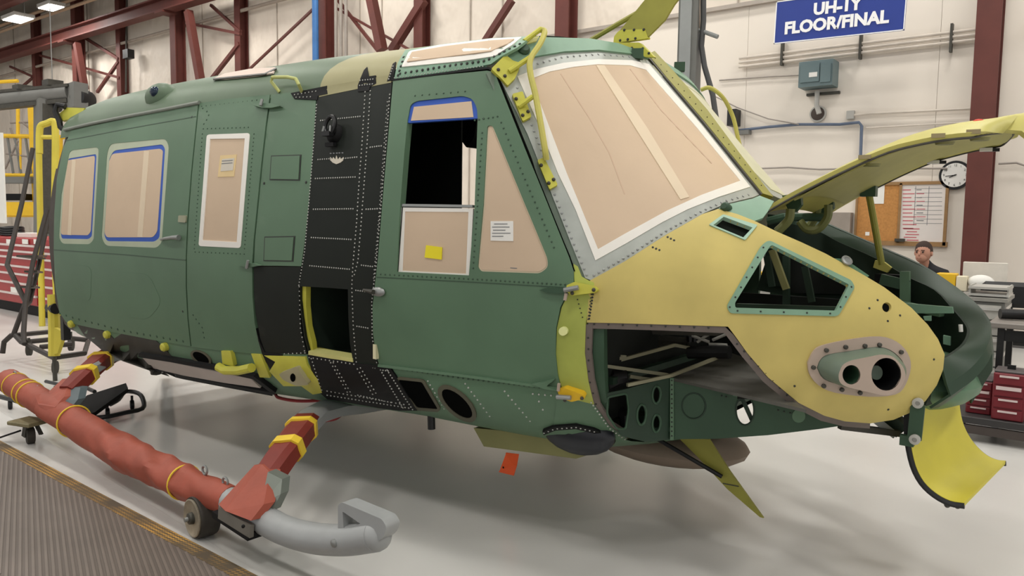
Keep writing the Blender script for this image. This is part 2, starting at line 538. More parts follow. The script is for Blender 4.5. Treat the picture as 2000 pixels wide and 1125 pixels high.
# floor: glossy grey epoxy with scuffs
FLOORM = mat('grey_epoxy_floor', (212, 210, 206), .3, var=.06, scale=.9, spec=.75)
nt = FLOORM.node_tree; b = nt.nodes['Principled BSDF']
tc = nt.nodes.new('ShaderNodeTexCoord'); n1 = nt.nodes.new('ShaderNodeTexNoise'); n1.inputs['Scale'].default_value = .7; n1.inputs['Detail'].default_value = 2
mr = nt.nodes.new('ShaderNodeMapRange'); mr.inputs['To Min'].default_value = .2; mr.inputs['To Max'].default_value = .3
nt.links.new(tc.outputs['Object'], n1.inputs['Vector']); nt.links.new(n1.outputs[0], mr.inputs[0]); nt.links.new(mr.outputs[0], b.inputs['Roughness'])
struct(MB().box((-12, -1.1, -.05), (58, 18.6, .1)).build('floor', FLOORM))

# back wall: white vinyl-faced insulation above, white liner sheets below
INSUL = mat('white_insulation_blanket', (222, 211, 197), .6, var=.06, scale=1.2, bump=1.0, bscale=1.7, stretch=(1, 1, .55))
[n for n in INSUL.node_tree.nodes if n.type == 'BUMP'][0].inputs['Distance'].default_value = .14
struct(MB().box((-12, YW + .15, 5.0), (58, .3, 10)).build('wall_back', INSUL))
wl = MB()
for k in range(8):
    x0 = -7.0 + k * 2.6
    wl = MB().box((x0 + 1.3, YW - .03, 2.4), (2.596, .05, 4.8))
    wl.build('liner_sheet', WALLW, bpy.data.objects['wall_back'])
led = struct(MB().box((2.7, YW - .07, 4.83), (19.4, .14, .06)).build('trim_1', mat('ledge_grey', (168, 158, 148), .6)))
struct(MB().box((2.7, YW - .075, .1), (19.4, .04, .2)).build('baseboard_back', mat('baseboard_grey', (96, 94, 92), .6)))
struct(MB().box((-40.9, -1.1, 5.0), (.2, 18.6, 10)).build('wall_left', WALLW))
CEIL = mat('grey_ceiling_deck', (120, 116, 108), .8, var=.05)
ceil_o = struct(MB().box((-12, -1.1, 8.55), (58, 18.6, .1)).build('ceiling', CEIL))

# insulation battens and seams
for k, x in enumerate([-29.5, -27.3, -23.6, -21.2, -16.9, -13.6, -10.6, -9.9, -7.4, -6.6, -3.2, -2.0]):
    MB().box((x, YW - .01, 5), (.02, .03, 10)).build('seam', mat('seam_grey', (176, 166, 154), .7), bpy.data.objects['wall_back'])

# columns: red oxide H sections along the back wall
CX = [HY(px, py, YW - .5)[0] for px, py in ((1919, 250), (1101, 40), (632, 60), (342, 90), (149, 120))] + [-33.0]
for k, x in enumerate(CX):
    o = MB().ibeam((x, YW - .42, 0), (x, YW - .42, 8.5), .27, .3, .03, (0, 1, 0)).build('steel_column', REDST)
    tag(o, ['red oxide steel wall column standing beside the round clock', 'red oxide steel wall column behind the windscreen and roof cutter blade', 'red oxide steel wall column with a blue pipe running up its side',
            'red oxide steel column under the crane rail, behind the roof lamp dome', 'red oxide steel column under the crane rail beside the grey crane jib', 'far red oxide steel column behind the yellow platform rails'][k], 'column', 'red columns along the back wall')
MXS = [0] + [HY(px, 60, YW - .2)[0] for px in (820, 467, 233, 66)]
for k, x in enumerate(MXS):
    if k == 0: continue
    tag(MB().ibeam((x, YW - .14, 0), (x, YW - .14, 8.5), .24, .24, .02, (0, 1, 0)).build('wall_post', REDST), ['', 'slim red wall post by the red diagonal brace right of the blue pipe', 'slim red wall post between the blue pipe and the crane girder column', 'slim red wall post behind the small black floodlight', 'slim red wall post behind the grey jib crane arm'][k], 'post', 'slim red posts on the insulated wall')
# braces: the pairs that run from the foot of each column to the slim posts
def brace(p, q, w, label, grp):
    MB().beam(p, q, w, w).build('brace', REDST, bpy.data.objects['wall_back'])
def wallp(px, py, y=YW - .25): return HY(px, py, y)
for (a, c, w) in [((405, 165), (468, 85), .09), ((78, 108), (234, 152), .07), ((190, 180), (232, 120), .08), ((160, 70), (232, 115), .08), ((380, 48), (470, 66), .07), ((412, 10), (470, 62), .07),
                  ((480, 142), (620, 10), .05), ((945, 85), (1000, 0), .11), ((765, 100), (828, 0), .15), ((660, 0), (745, 108), .06), ((655, 15), (805, 100), .05), ((20, 130), (65, 150), .07), ((45, 168), (66, 150), .07)]:
    brace(wallp(*a), wallp(*c), w, 'thin red diagonal brace rod across the insulated wall', 'diagonal wall braces')
for (a, c) in [((368, 22), (392, 160)), ((724, -10), (746, 98)), ((150, 85), (166, 175))]:
    brace(wallp(*a, YW - .75), wallp(*c, YW - .75), .17, 'stout slanting red knee brace in front of the insulated wall', 'slanting knee braces')

# crane rail girder and its conduit
g = thing('crane_girder', 'red oxide crane runway girder carried on the far columns', 'girder', (-22, YW - .75, 7.2))
a = HY(0, 96, YW - .75)
zr = HY(340, 26, YW - .75)[2]
MB().ibeam((-36, YW - .75, zr + .28), (-13, YW - .75, zr + .28), .32, .36, .04, (0, 0, 1)).build('girder_beam', REDST, g)
MB().box((-24.5, YW - .75, zr + .49), (23, .07, .07)).build('rail', mat('rail_tan', (170, 140, 118), .6), g)
for x in CX[3:]:
    MB().box((x, YW - .75, zr + .07), (.4, .4, .05)).build('bearing_plate', REDST, g)
for k, z in enumerate((zr + .95, zr + 1.15)):
    tag(MB().tube([(-36, YW - 1.0, z), (-26, YW - .95, z + .04), (-19, YW - 1.0, z - .03), (-13, YW - 1.0, z + .25)], .05, 8).build('conduit_run', mat('conduit_tan', (186, 156, 130), .6)),
        ['tan conduit lying above the crane girder', 'upper tan conduit above the crane girder'][k], 'conduit')
# pipes along the insulated wall (girts)
for k, (p, q) in enumerate([((0, 140), (325, 72)), ((355, 62), (612, 8))]):
    pass
zl = HY(200, 97, YW - .2)[2]
tag(MB().tube([(-38, YW - .2, zl), (-12.2, YW - .2, zl + .05)], .045, 8).build('wall_pipe', mat('pipe_grey_tan', (150, 138, 126), .6)), 'thin grey pipe running level along the insulated wall', 'pipe')
# roof trusses seen at the top
for k, (y, z) in enumerate(((5.6, 7.75), (1.5, 7.75))):
    t = thing('roof_truss', ['red roof truss chord near the back wall', 'red roof truss chord over the hall'][k], 'truss', (-25, y, z))
    MB().beam((-36, y, z), (-10, y, z), .25, .25).build('chord', REDST, t)
    MB().beam((-36, y, 8.36), (-10, y, 8.36), .25, .2).build('chord', REDST, t)
    for j in range(9):
        x = -35 + j * 2.7
        MB().beam((x, y, z), (x + 1.3, y, 8.36), .14, .14).build('web_member', REDST, t)
        MB().beam((x + 1.3, y, 8.36), (x + 2.6, y, z), .14, .14).build('web_member', REDST, t)

# ceiling lamps
EMIT = mat('lamp_diffuser', (255, 250, 238), .5, var=0, emit=9)
def lamp(x, y, label, z=8.0, k=1.0):
    t = thing('ceiling_lamp', label, 'lamp', (x, y, z + .1), 'flat lamps under the roof')
    MB().box((x, y, z + .06), (1.35 * k, .75 * k, .1)).build('housing', GREYL, t)
    MB().box((x, y, z), (1.25 * k, .65 * k, .02)).build('diffuser', EMIT, t)
    for sx in (-.5, .5): MB().cyl((x + sx, y, z + .1), (x + sx, y, 8.5), .012, 6).build('hanger', STEEL, t)
    L = bpy.data.lights.new('lamp_light', 'AREA'); L.shape = 'RECTANGLE'; L.size = 1.25 * k; L.size_y = .65 * k; L.energy = LAMP_W; L.color = (1.0, .98, .945)
    lo = bpy.data.objects.new('lamp_light', L); COL.objects.link(lo); lo.location = (x, y, z - .03); attach(lo, t)
lp1 = HY(35, 38, 6.0); lp2 = HY(100, 15, 6.2)
lamp(lp1[0], lp1[1], 'lit flat ceiling lamp at the edge of the far bay', lp1[2], .75)
lamp(lp2[0], lp2[1], 'lit flat ceiling lamp next to the truss joint', lp2[2], .6)
for x in (-22, -29):
    for y in (-2.5, 1.5): lamp(x, y, 'added flat ceiling lamp out of view, brightening the far end of the wall')  # unseen lamps added to brighten the far end of the back wall
for i, x in enumerate((-15, -9.5, -4, 1.5, 7)):
    for j, y in enumerate((-5.5, -1.5, 2.5, 6.0)):
        lamp(x, y, 'lit flat ceiling lamp above the helicopter bay')

# ---- electrical and wall furniture of the white wall
yv = YW - .06
def wb(px0, py0, px1, py1, depth, name, material, parent=None, y=yv, bev=0, th=None):
    """box on the wall from two opposite corners"""
    pym, pxm = (py0 + py1) / 2, (px0 + px1) / 2
    a = np.array([HY(px0, pym, y - depth)[0], 0, HY(pxm, py0, y - depth)[2]]); c = np.array([HY(px1, pym, y - depth)[0], 0, HY(pxm, py1, y - depth)[2]])
    th = th or depth
    return MB().box(((a[0] + c[0]) / 2, y - depth + th / 2, (a[2] + c[2]) / 2), (abs(c[0] - a[0]), th, abs(a[2] - c[2])), bev=bev).build(name, material, parent)

# sign
SY = YW - 1.2
tl, tr, bl, br = HY(1514, 8, SY), HY(1766, -22, SY), HY(1511, 86, SY), HY(1766, 59, SY)
cx = (bl[0] + br[0]) / 2; sw = br[0] - bl[0]; zb_ = (bl[2] + br[2]) / 2; sh = tl[2] - bl[2] + .03
tilt = math.atan2(br[2] - bl[2], sw)
sg = thing('hanging_sign', 'blue hanging sign with white bold capital lettering', 'sign', (cx, SY, zb_))
ct, st_ = math.cos(tilt), math.sin(tilt)
def sp(u, v, w=0): return np.array([cx + u * ct - v * st_, SY + w, zb_ + u * st_ + v * ct])
SIGNB = mat('sign_blue', (36, 58, 140), .5, var=.02)
h2 = sw / 2
MB().hexa([sp(-h2, 0, 0), sp(h2, 0, 0), sp(h2, 0, .02), sp(-h2, 0, .02), sp(-h2, sh, 0), sp(h2, sh, 0), sp(h2, sh, .02), sp(-h2, sh, .02)]).build('board', SIGNB, sg)
for (u0, v0, u1, v1) in ((-h2, 0, h2, .012), (-h2, sh - .012, h2, sh), (-h2, 0, -h2 + .012, sh), (h2 - .012, 0, h2, sh)):
    MB().hexa([sp(u0, v0, -.004), sp(u1, v0, -.004), sp(u1, v0, 0), sp(u0, v0, 0), sp(u0, v1, -.004), sp(u1, v1, -.004), sp(u1, v1, 0), sp(u0, v1, 0)]).build('edge_strip', mat('sign_white', (240, 240, 240), .5, var=0), sg)
SWH = MATS['sign_white']
rt_, upv = sp(1, 0) - sp(0, 0), sp(0, 1) - sp(0, 0)
text_mesh('lettering', 'UH-1Y', .2, sp(-.0, sh * .70, -.006), rt_, upv, SWH, sg, bold=.009, fit=(sw * .375, sh * .285))
text_mesh('lettering', 'FLOOR/FINAL', .2, sp(-.02, sh * .34, -.006), rt_, upv, SWH, sg, bold=.009, fit=(sw * .80, sh * .30))
for u in (-h2 + .1, h2 - .1): MB().cyl(sp(u, sh), sp(u, sh + 3.3), .006, 6).build('hanging_wire', STEEL, sg)

# electrical box
eb = thing('electrical_box', 'grey-blue electrical box on the white wall under the sign', 'electrical box', HY(1595, 168, yv))
EBM = mat('box_blue_grey', (104, 122, 124), .5, var=.04)
wb(1560, 118, 1626, 168, .3, 'enclosure', EBM, eb)
wb(1563, 124, 1600, 160, .32, 'door', EBM, eb); wb(1602, 124, 1622, 160, .32, 'door', EBM, eb)
wb(1580, 141, 1596, 150, .325, 'label_plate', PAPER, eb)
tag(MB().tube([HY(1596, 178, yv - .1), HY(1596, 190, yv - .1), HY(1595, 205, yv - .15), HY(1600, 222, yv - .15)], .035, 8).build('flexible_duct', GREYL), 'pale flexible conduit dropping from the electrical box', 'conduit')
tag(wb(1575, 180, 1639, 185, .06, 'strut_rail', DSTEEL), 'short dark strut rail below the electrical box', 'rail')
vn = thing('wall_vent', 'round dark vent opening in the wall below the strut rail', 'vent', HY(1597, 222, yv))
vc = HY(1597, 222, yv - .04)
MB().lathe(vc, (0, 1, 0), [(0, .1), (.001, .115), (.05, .115)], 24).build('collar', GREYL, vn)
MB().lathe(vc - np.array([0, .006, 0]), (0, 1, 0), [(0, .09), (.003, .095), (.005, .095)], 24).build('opening', mat('vent_dark', (70, 60, 54), .7), vn)
# conduits with hangers
for k, py in enumerate((90, 99, 108)):
    z = HY(1640, py, yv - .06)[2]
    tag(MB().tube([(-1.9, yv - .06, z), (1.3, yv - .06, z)], .022, 8).build('conduit', mat('conduit_cream', (206, 196, 184), .6)), ['top', 'middle', 'bottom'][k] + ' one of three cream conduits running along the wall under the sign', 'conduit')
    tag(MB().tube([(1.75, yv - .06, z), (11, yv - .06, z)], .022, 8).build('conduit', MATS['conduit_cream']), ['top', 'middle', 'bottom'][k] + ' one of three cream conduits on the wall past the clock column', 'conduit')
for px, py in ((1530, 103), (1683, 88), (1860, 72)):
    a = HY(px, py - 12, yv - .03)
    tag(MB().box((a[0], yv - .06, a[2] - .1), (.03, .09, .36)).build('conduit_hanger', DSTEEL), 'small black conduit hanger ' + {1530: 'left of the electrical box', 1683: 'right of the electrical box', 1860: 'next to the clock column'}[px], 'bracket', 'conduit hanger brackets')
for (pts, r, nm, lab, cm) in [
    ([(1440, 255), (1500, 248), (1560, 243), (1640, 243), (1678, 239), (1683, 246), (1681, 300), (1680, 325)], .022, 'cable', 'blue-grey cable bending down the wall towards the cork board', mat('cable_blue_grey', (92, 104, 124), .6)),
    ([(1485, 329), (1540, 327), (1600, 331), (1680, 329), (1850, 329)], .014, 'cable', 'thin grey cable running level behind the raised nose cowling', mat('cable_grey', (150, 142, 134), .6)),
    ([(1669, 225), (1700, 222), (1905, 212)], .02, 'cable', 'cream surface cable above the raised nose cowling', MATS['conduit_cream']),
    ([(1692, 250), (1905, 238)], .012, 'cable', 'lower cream surface cable above the raised nose cowling', MATS['conduit_cream']),
    ([(1390, 185), (1440, 210), (1500, 232), (1560, 243)], .01, 'cable', 'thin slack cable drooping across the white wall', MATS['cable_grey']),
    ([(1405, 157), (1500, 150), (1560, 147)], .012, 'cable', 'thin cable leading to the electrical box', MATS['cable_grey']),
    ([(1950, 320), (1985, 318), (2010, 326)], .014, 'cable', 'thin grey cable on the wall right of the clock column', MATS['cable_grey'])]:
    cab_i = globals().get('cab_i', 0) + 1
    tag(MB().tube([HY(x, y, yv - .03 - .035 * (cab_i % 3 if cab_i > 3 else 1)) for x, y in pts], r, 6).build(nm, cm), lab, 'cable')
tag(wb(1653, 216, 1668, 232, .06, 'junction_box', GREYL), 'small cream junction box at the end of the surface cable', 'junction box')
spk = thing('wall_speaker', 'small black box on the wall beside the windscreen edge', 'speaker', HY(1428, 245, yv))
wb(1420, 213, 1437, 245, .2, 'case', BLACKP, spk); wb(1440, 254, 1462, 262, .12, 'shelf_bracket', GREYP, spk)
# boards
wbd = thing('notice_board', 'brown cork notice board joined to a written whiteboard in a wooden frame', 'board', HY(1760, 475, yv))
WOOD = mat('board_frame_wood', (150, 116, 76), .6, var=.1, scale=12)
wb(1672, 358, 1757, 473, .03, 'cork_panel', mat('cork', (186, 132, 74), .85, var=.12, scale=40), wbd)
wb(1757, 358, 1848, 478, .032, 'whiteboard_panel', mat('whiteboard', (226, 218, 212), .35, var=.02), wbd)
for (x0, y0, x1, y1) in ((1670, 355, 1850, 361), (1670, 471, 1850, 480), (1844, 356, 1850, 480), (1754, 358, 1759, 474), (1670, 356, 1674, 474)):
    wb(x0, y0, x1, y1, .05, 'frame_bar', WOOD, wbd)
wb(1747, 466, 1766, 472, .09, 'pen_tray', DSTEEL, wbd)
MAG = mat('red_marker', (196, 110, 116), .7, var=0)
for k in range(11):
    y = 370 + k * 7.5
    wb(1763, y, 1763 + 16 + (k * 7) % 13, y + 2.0, .034, 'written_line', MAG, wbd, th=.002)
    if k < 9: wb(1790, y, 1790 + 10 + (k * 5) % 9, y + 1.6, .034, 'written_line', MAG if k % 2 else INK, wbd, th=.002)
for k in range(5): wb(1765 + (k * 6) % 9, 446 + k * 5.5, 1796 - (k * 5) % 9, 448 + k * 5.5, .034, 'written_line', MAG, wbd, th=.002)
for x in (1786, 1812): wb(x, 364, x + 1, 440, .034, 'ruled_line', INK, wbd, th=.002)
for k in range(9): wb(1786, 368 + k * 8.5, 1840, 368.8 + k * 8.5, .0335, 'ruled_line', INK, wbd, th=.0015)
tag(wb(1695, 362, 1727, 398, .036, 'pinned_paper', PAPER, th=.004), 'white printed sheet pinned on the cork board', 'paper')
tag(wb(1690, 453, 1698, 460, .036, 'pinned_note', PAPER, th=.004), 'tiny white note at the foot of the cork board', 'note')
tag(wb(1618, 415, 1660, 470, .15, 'wall_cabinet', mat('cabinet_taupe', (150, 140, 130), .6)), 'taupe wall cabinet behind the nose hinge', 'cabinet')
# clock
ck = thing('wall_clock', 'round white wall clock with black rim and numerals', 'clock', HY(1865, 366, yv))
cc = HY(1865, 342, yv - .05)
MB().lathe(cc, (0, 1, 0), [(0, .17), (.0, .185), (.02, .19), (.05, .185)], 32).build('rim', BLACKP, ck)
MB().lathe(cc - np.array([0, .002, 0]), (0, 1, 0), [(0, .155), (.004, .158)], 32).build('face', PAPER, ck)
for k in range(12):
    an = math.radians(90 - 30 * (k + 1))
    text_mesh('numeral', str(k + 1), .04, cc + np.array([.128 * math.cos(an), -.006, .128 * math.sin(an)]), (1, 0, 0), (0, 0, 1), BLACKP, ck, ext=.0006)
for (an, L, w) in ((math.radians(187), .11, .009), (math.radians(205), .07, .011)):
    e = cc + np.array([L * math.cos(an), -.008, L * math.sin(an)]); s0 = cc + np.array([-.02 * math.cos(an), -.008, -.02 * math.sin(an)])
    MB().beam(s0, e, .002, w, (0, 0, 1)).build('hand', BLACKP, ck)
MB().lathe(cc - np.array([0, .012, 0]), (0, 1, 0), [(0, .008), (.01, .01)], 12).build('hub', BLACKP, ck)

# grey hoist column with dark hoses, nearer than the wall
hc = thing('hoist_column', 'grey steel hoist column with dark hoses behind the windscreen', 'column', (-1.0, 4.0, 0))
pc = HY(1346, 120, 4.0)
MB().box((pc[0], 4.0, 3.0), (.2, .2, 6.0), rz=.15).build('post', GREYP, hc)
MB().box((pc[0] + .0, 3.89, 3.0), (.12, .02, 6.0), rz=.15).build('face_rail', STEEL, hc)
MB().tube([HY(1374, -40, 4.0), HY(1374, 40, 4.0), HY(1370, 90, 4.0), HY(1376, 130, 4.0), HY(1392, 185, 4.0), HY(1400, 240, 4.0)], .03, 8).build('hose', mat('dark_hose', (72, 72, 72), .6), hc)
MB().tube([HY(1366, -40, 4.0), HY(1368, 30, 4.0), HY(1372, 120, 4.0), HY(1385, 170, 4.0)], .018, 8).build('hose', mat('pale_hose', (176, 160, 146), .6), hc)
MB().tube([HY(1364, 58, 4.0), HY(1402, 72, 4.0)], .022, 8).build('stub_pipe', STEEL, hc)
# blue pipe next to the column
x = HY(616, 60, YW - .7)[0]
tag(MB().tube([(x, YW - .7, 0), (x, YW - .7, 8.5)], .07, 10).build('blue_pipe', mat('pipe_blue', (60, 110, 168), .5)), 'blue compressed-air pipe beside the red column', 'pipe')
for px in (656, 666, 676):
    x = HY(px, 60, YW - .55)[0]
    tag(MB().tube([(x, YW - .55, 0), (x, YW - .55, 8.5)], .035, 8).build('grey_riser', mat('riser_grey', (150, 142, 134), .6)), 'pale grey riser conduit right of the red column', 'conduit', 'grey riser conduits')
tag(MB().tube([HY(248, -20, YW - .3), HY(247, 60, YW - .3), HY(246, 180, YW - .3)], .03, 6).build('drop_cord', DSTEEL), 'dark cord hanging down the insulated wall', 'cord')
tag(MB().box(HY(251, 106, YW - .3), (.3, .2, .25)).build('wall_floodlight', BLACKP), 'small black floodlight on the insulated wall', 'lamp')
pw_ = HY(102, 150, 5.0)
tag(MB().tube([(pw_[0], pw_[1], 8.5), (pw_[0], pw_[1], HY(102, 195, 5.0)[2])], .012, 6).build('pull_wire', STEEL), 'thin pull wire hanging over the grey crane jib', 'wire')

# ---- rubber safety mat at the lower left, with hazard border and a strip coloured as lit floor
e0, e1 = HZ(-120, 798), HZ(560, 1156)
dv = (e1 - e0) / np.linalg.norm(e1 - e0); nv = np.array([dv[1], -dv[0], 0])
if nv[1] > 0: nv = -nv
L0 = np.linalg.norm(e1 - e0)
MATM = mat('diamond_plate_rubber', (104, 94, 87), .55, var=.08, scale=3, spec=.4)
mt = thing('floor_mat', 'brown-grey ribbed rubber floor mat with worn hazard border', 'mat', e0 + dv * L0 / 2 + nv)
A0 = e0 - dv * 4; A1 = e1 + dv * 3
def q3(p, z): return np.array([p[0], p[1], z])
bw = .085
MB().hexa([q3(A0 + nv * bw, 0), q3(A1 + nv * bw, 0), q3(A1 + nv * 4, 0), q3(A0 + nv * 4, 0), q3(A0 + nv * bw, .012), q3(A1 + nv * bw, .012), q3(A1 + nv * 4, .012), q3(A0 + nv * 4, .012)]).build('sheet', MATM, mt)
rb = MB()
ang = math.atan2(dv[1], dv[0])
# raised tread: long ribs crossed by short studs
rd = (q3(HZ(60, 900), 0) - q3(HZ(66, 1125), 0)); rd /= np.linalg.norm(rd)
pn = np.array([-rd[1], rd[0], 0])
base = HZ(250, 1080)
for k in range(-90, 70):
    o = base + pn * .024 * k
    # clip against the border line
    den = rd @ nv
    t_ = ((A0 + nv * (bw + .004)) - o) @ nv / den
    s0_, s1_ = t_ - 1.9, t_
    if den > 0: s0_, s1_ = t_, t_ + 1.9
    rb.beam(q3(o + rd * s0_, .0135), q3(o + rd * s1_, .0135), .011, .004)
rb.build('tread_ribs', mat('tread_rub', (120, 109, 101), .5, var=.06), mt, kind='stuff', smooth=False)
HZM = bpy.data.materials.new('worn_hazard_border'); HZM.use_nodes = True
nt = HZM.node_tree; b = nt.nodes['Principled BSDF']
tc = nt.nodes.new('ShaderNodeTexCoord'); mp = nt.nodes.new('ShaderNodeMapping'); mp.inputs['Rotation'].default_value = (0, 0, -ang + math.radians(45)); nt.links.new(tc.outputs['Object'], mp.inputs[0])
ch = nt.nodes.new('ShaderNodeTexChecker'); ch.inputs['Scale'].default_value = 60; nt.links.new(mp.outputs[0], ch.inputs[0])
nz = nt.nodes.new('ShaderNodeTexNoise'); nz.inputs['Scale'].default_value = 4; nz.inputs['Detail'].default_value = 5; nt.links.new(tc.outputs['Object'], nz.inputs['Vector'])
mx = nt.nodes.new('ShaderNodeMix'); mx.data_type = 'RGBA'
mx.inputs[6].default_value = (lin(88), lin(76), lin(60), 1); mx.inputs[7].default_value = (lin(196), lin(150), lin(70), 1)
ml = nt.nodes.new('ShaderNodeMath'); ml.operation = 'MULTIPLY'
r2 = nt.nodes.new('ShaderNodeValToRGB'); r2.color_ramp.elements[0].position = .35; r2.color_ramp.elements[1].position = .6
nt.links.new(nz.outputs[0], r2.inputs[0]); nt.links.new(ch.outputs['Fac'], ml.inputs[0]); nt.links.new(r2.outputs[0], ml.inputs[1])
nt.links.new(ml.outputs[0], mx.inputs[0]); nt.links.new(mx.outputs[2], b.inputs['Base Color']); b.inputs['Roughness'].default_value = .6
MB().hexa([q3(A0, 0), q3(A1, 0), q3(A1 + nv * bw, 0), q3(A0 + nv * bw, 0), q3(A0, .004), q3(A1, .004), q3(A1 + nv * bw, .0125), q3(A0 + nv * bw, .0125)]).build('hazard_border', HZM, mt)
u0, u1 = HZ(130, 885), HZ(363, 1031)
ud = (u1 - u0) / np.linalg.norm(u1 - u0)
s0, s1 = HZ(-160, 703), HZ(560, 1154)
struct(mesh_obj('lit_floor_strip', [q3(HZ(-160, 777), .002), q3(HZ(560, 1156), .002), q3(s1, .002), q3(s0, .002)], [(0, 1, 2, 3)], mat('lit_floor_tone', (200, 198, 194), .35, var=.06, scale=5)))  # lit floor beside the mat, its light put into the strip's colour

# ================================================================== the helicopter fuselage
HELI = thing('helicopter', 'unfinished green helicopter fuselage with paper-masked windows, standing on covered skids', 'helicopter', (-.8, 0, 0))
def part(name, poly, material=GREEN, parent=HELI, surf=S_hull, **kw): return panel(name, poly, surf, material, parent, **kw)

# ---- rear cargo door (sliding) ------------------------------------------------
cargo_out = [(140, 256), (210, 240), (300, 221), (388, 203), (381, 270), (374, 340), (367, 430), (364, 500), (364, 560), (367, 620), (373, 676),
             (300, 664), (240, 652), (180, 640), (130, 629), (117, 610), (109, 560), (106, 490), (107, 420), (112, 350), (124, 290)]
w1_out = rp([(137, 294), (194, 287), (192, 330), (184, 468), (176, 477), (122, 476), (116, 464), (121, 380)], [9, 9, 2, 5, 5, 6, 6, 2])
w2_out = rp([(216, 281), (324, 271), (331, 285), (317, 474), (307, 484), (207, 480), (199, 464), (210, 300)], [10, 12, 8, 8, 6, 8, 8, 8])
cd = part('cargo_door', cargo_out, GREEN, holes=[w1_out, w2_out], off=.004, th=.03)
def masked_window(parent, outer, tape, paper, frame_mat=None, tape_mat=BLUE):
    fm = frame_mat or mat('window_seal_pale_green', (176, 184, 160), .55, var=.05)
    panel('window_frame', outer, S_hull, fm, parent, holes=[grow(tape, -1)], off=.002, th=.02, grid=12)
    panel('masking_tape', grow(tape, 1), S_hull, tape_mat, parent, holes=[grow(paper, -1)], off=.0, th=.008, grid=12)
    panel('masking_paper', grow(paper, .5), S_hull, TAN, parent, off=.0015, th=.01, grid=14)
masked_window(cd, grow(w1_out, 1), rp([(133, 309), (188, 300), (190, 305), (181, 462), (174, 468), (120, 467), (118, 455), (124, 370)], [5, 4, 2, 4, 4, 4, 4, 2]),
              rp([(131, 314), (184, 305), (185, 309), (177, 452), (172, 459), (121, 458), (119, 450), (125, 370)], 3))
masked_window(cd, grow(w2_out, 1), rp([(222, 293), (318, 281), (324, 290), (313, 465), (303, 473), (208, 472), (203, 460), (213, 310)], [8, 8, 5, 7, 6, 7, 6, 4]),
              rp([(220, 301), (313, 291), (318, 295), (307, 452), (299, 463), (209, 463), (205, 455), (214, 315)], [5, 5, 4, 5, 5, 4, 4, 4]))
panel('paper_tape', strip([(145, 312), (136, 459)], 7), S_hull, TANL, cd, off=.003, th=.004)
panel('paper_tape', strip([(287, 295), (274, 463)], 10), S_hull, TANL, cd, off=.003, th=.004)
# door handle, latch plate
hd = MB(); a, b_ = hp(318, 467, .02), hp(356, 464, .03)
hd.tube([hp(318, 468, .012), hp(330, 466, .03), hp(346, 464, .03), hp(356, 464, .022)], [.007, .009, .012, .016], 8)
hd.build('door_handle', STEEL, cd)
panel('latch_plate', rp([(352, 421), (367, 421), (366, 435), (351, 434)], 2), S_hull, mat('latch_pale', (150, 150, 126), .5), cd, off=.012, th=.012)
rivets('rivets', [([(118, 612), (150, 622), (240, 645), (370, 668)], 13)], S_hull, RIVETG, cd, r=.009, off=.004, h=.004)
rivets('rivets', [([(376, 229), (376, 231)], 9), ([(358, 608), (358, 610)], 9)], S_hull, RIVETD, cd, r=.008, off=.004, h=.002)
# pressed swages in the lower door skin
for lp in (rp([(128, 515), (180, 520), (178, 590), (128, 580)], 14), rp([(220, 530), (292, 535), (318, 590), (290, 625), (225, 612)], 16)):
    panel('pressed_field', lp, S_hull, GREEN, cd, off=.0052, th=.006)
panel('belt_seam', strip([(107, 488), (240, 497), (364, 508)], 2.0), S_hull, RIVETG, cd, off=.0055, th=.004)
panel('belt_seam', strip([(130, 275), (250, 252), (384, 228)], 1.4), S_hull, RIVETG, cd, off=.0055, th=.004)
# gutter rail over the door
gm = MB(); gm.tube([hp(x, y, .006) for x, y in [(128, 254), (180, 242), (250, 228), (330, 213), (391, 201)]], .012, 8)
gm.build('gutter_rail', mat('gutter_grey', (126, 132, 122), .5), HELI)

# ---- forward hinged door with the white-taped window --------------------------
hinged_out = [(390, 202), (440, 194), (528, 185), (519, 250), (511, 320), (503, 400), (496, 470), (493, 520), (494, 580), (498, 630), (506, 668), (513, 692), (440, 686), (375, 677), (369, 620), (366, 560), (366, 500), (369, 430), (376, 340), (383, 270)]
w3 = rp([(406, 264), (489, 261), (471, 484), (390, 480)], 5)
w3p = [(411, 271), (481, 270), (465, 474), (396, 470)]
fd = part('hinged_door', hinged_out, GREEN, holes=[w3], off=.003, th=.03)
panel('masking_tape', grow(w3, .5), S_hull, WHITE, fd, holes=[grow(w3p, -1)], off=.006, th=.012, grid=12)
panel('masking_paper', w3p, S_hull, TAN, fd, off=.001, th=.01)
panel('stuck_note', [(431, 304), (463, 302), (458, 345), (426, 346)], S_hull, mat('faint_yellow_note', (222, 196, 146), .7, var=.03), fd, off=.003, th=.003)
panel('paper_label', [(435, 311), (459, 309), (456, 333), (432, 335)], S_hull, mat('pale_label', (206, 198, 184), .7, var=.03), fd, off=.0045, th=.002)
for k in range(2): panel('printed_line', strip([(435 - k * .6, 315 + k * 5), (456 - k * .6, 313.5 + k * 5)], 1.4), S_hull, INK, fd, off=.0055, th=.001)
rivets('rivets', [([(398, 252), (490, 249)], 8), ([(497, 262), (478, 490)], 8), ([(382, 492), (478, 496)], 8), ([(396, 262), (380, 490)], 8), ([(395, 208), (520, 194)], 9)], S_hull, RIVETG, fd, r=.0045, off=.003)
rivets('rivets', [([(378, 615), (396, 640), (400, 662)], 10), ([(397, 212), (410, 222), (402, 240), (392, 248)], 10)], S_hull, RIVETG, fd, r=.006, off=.003)
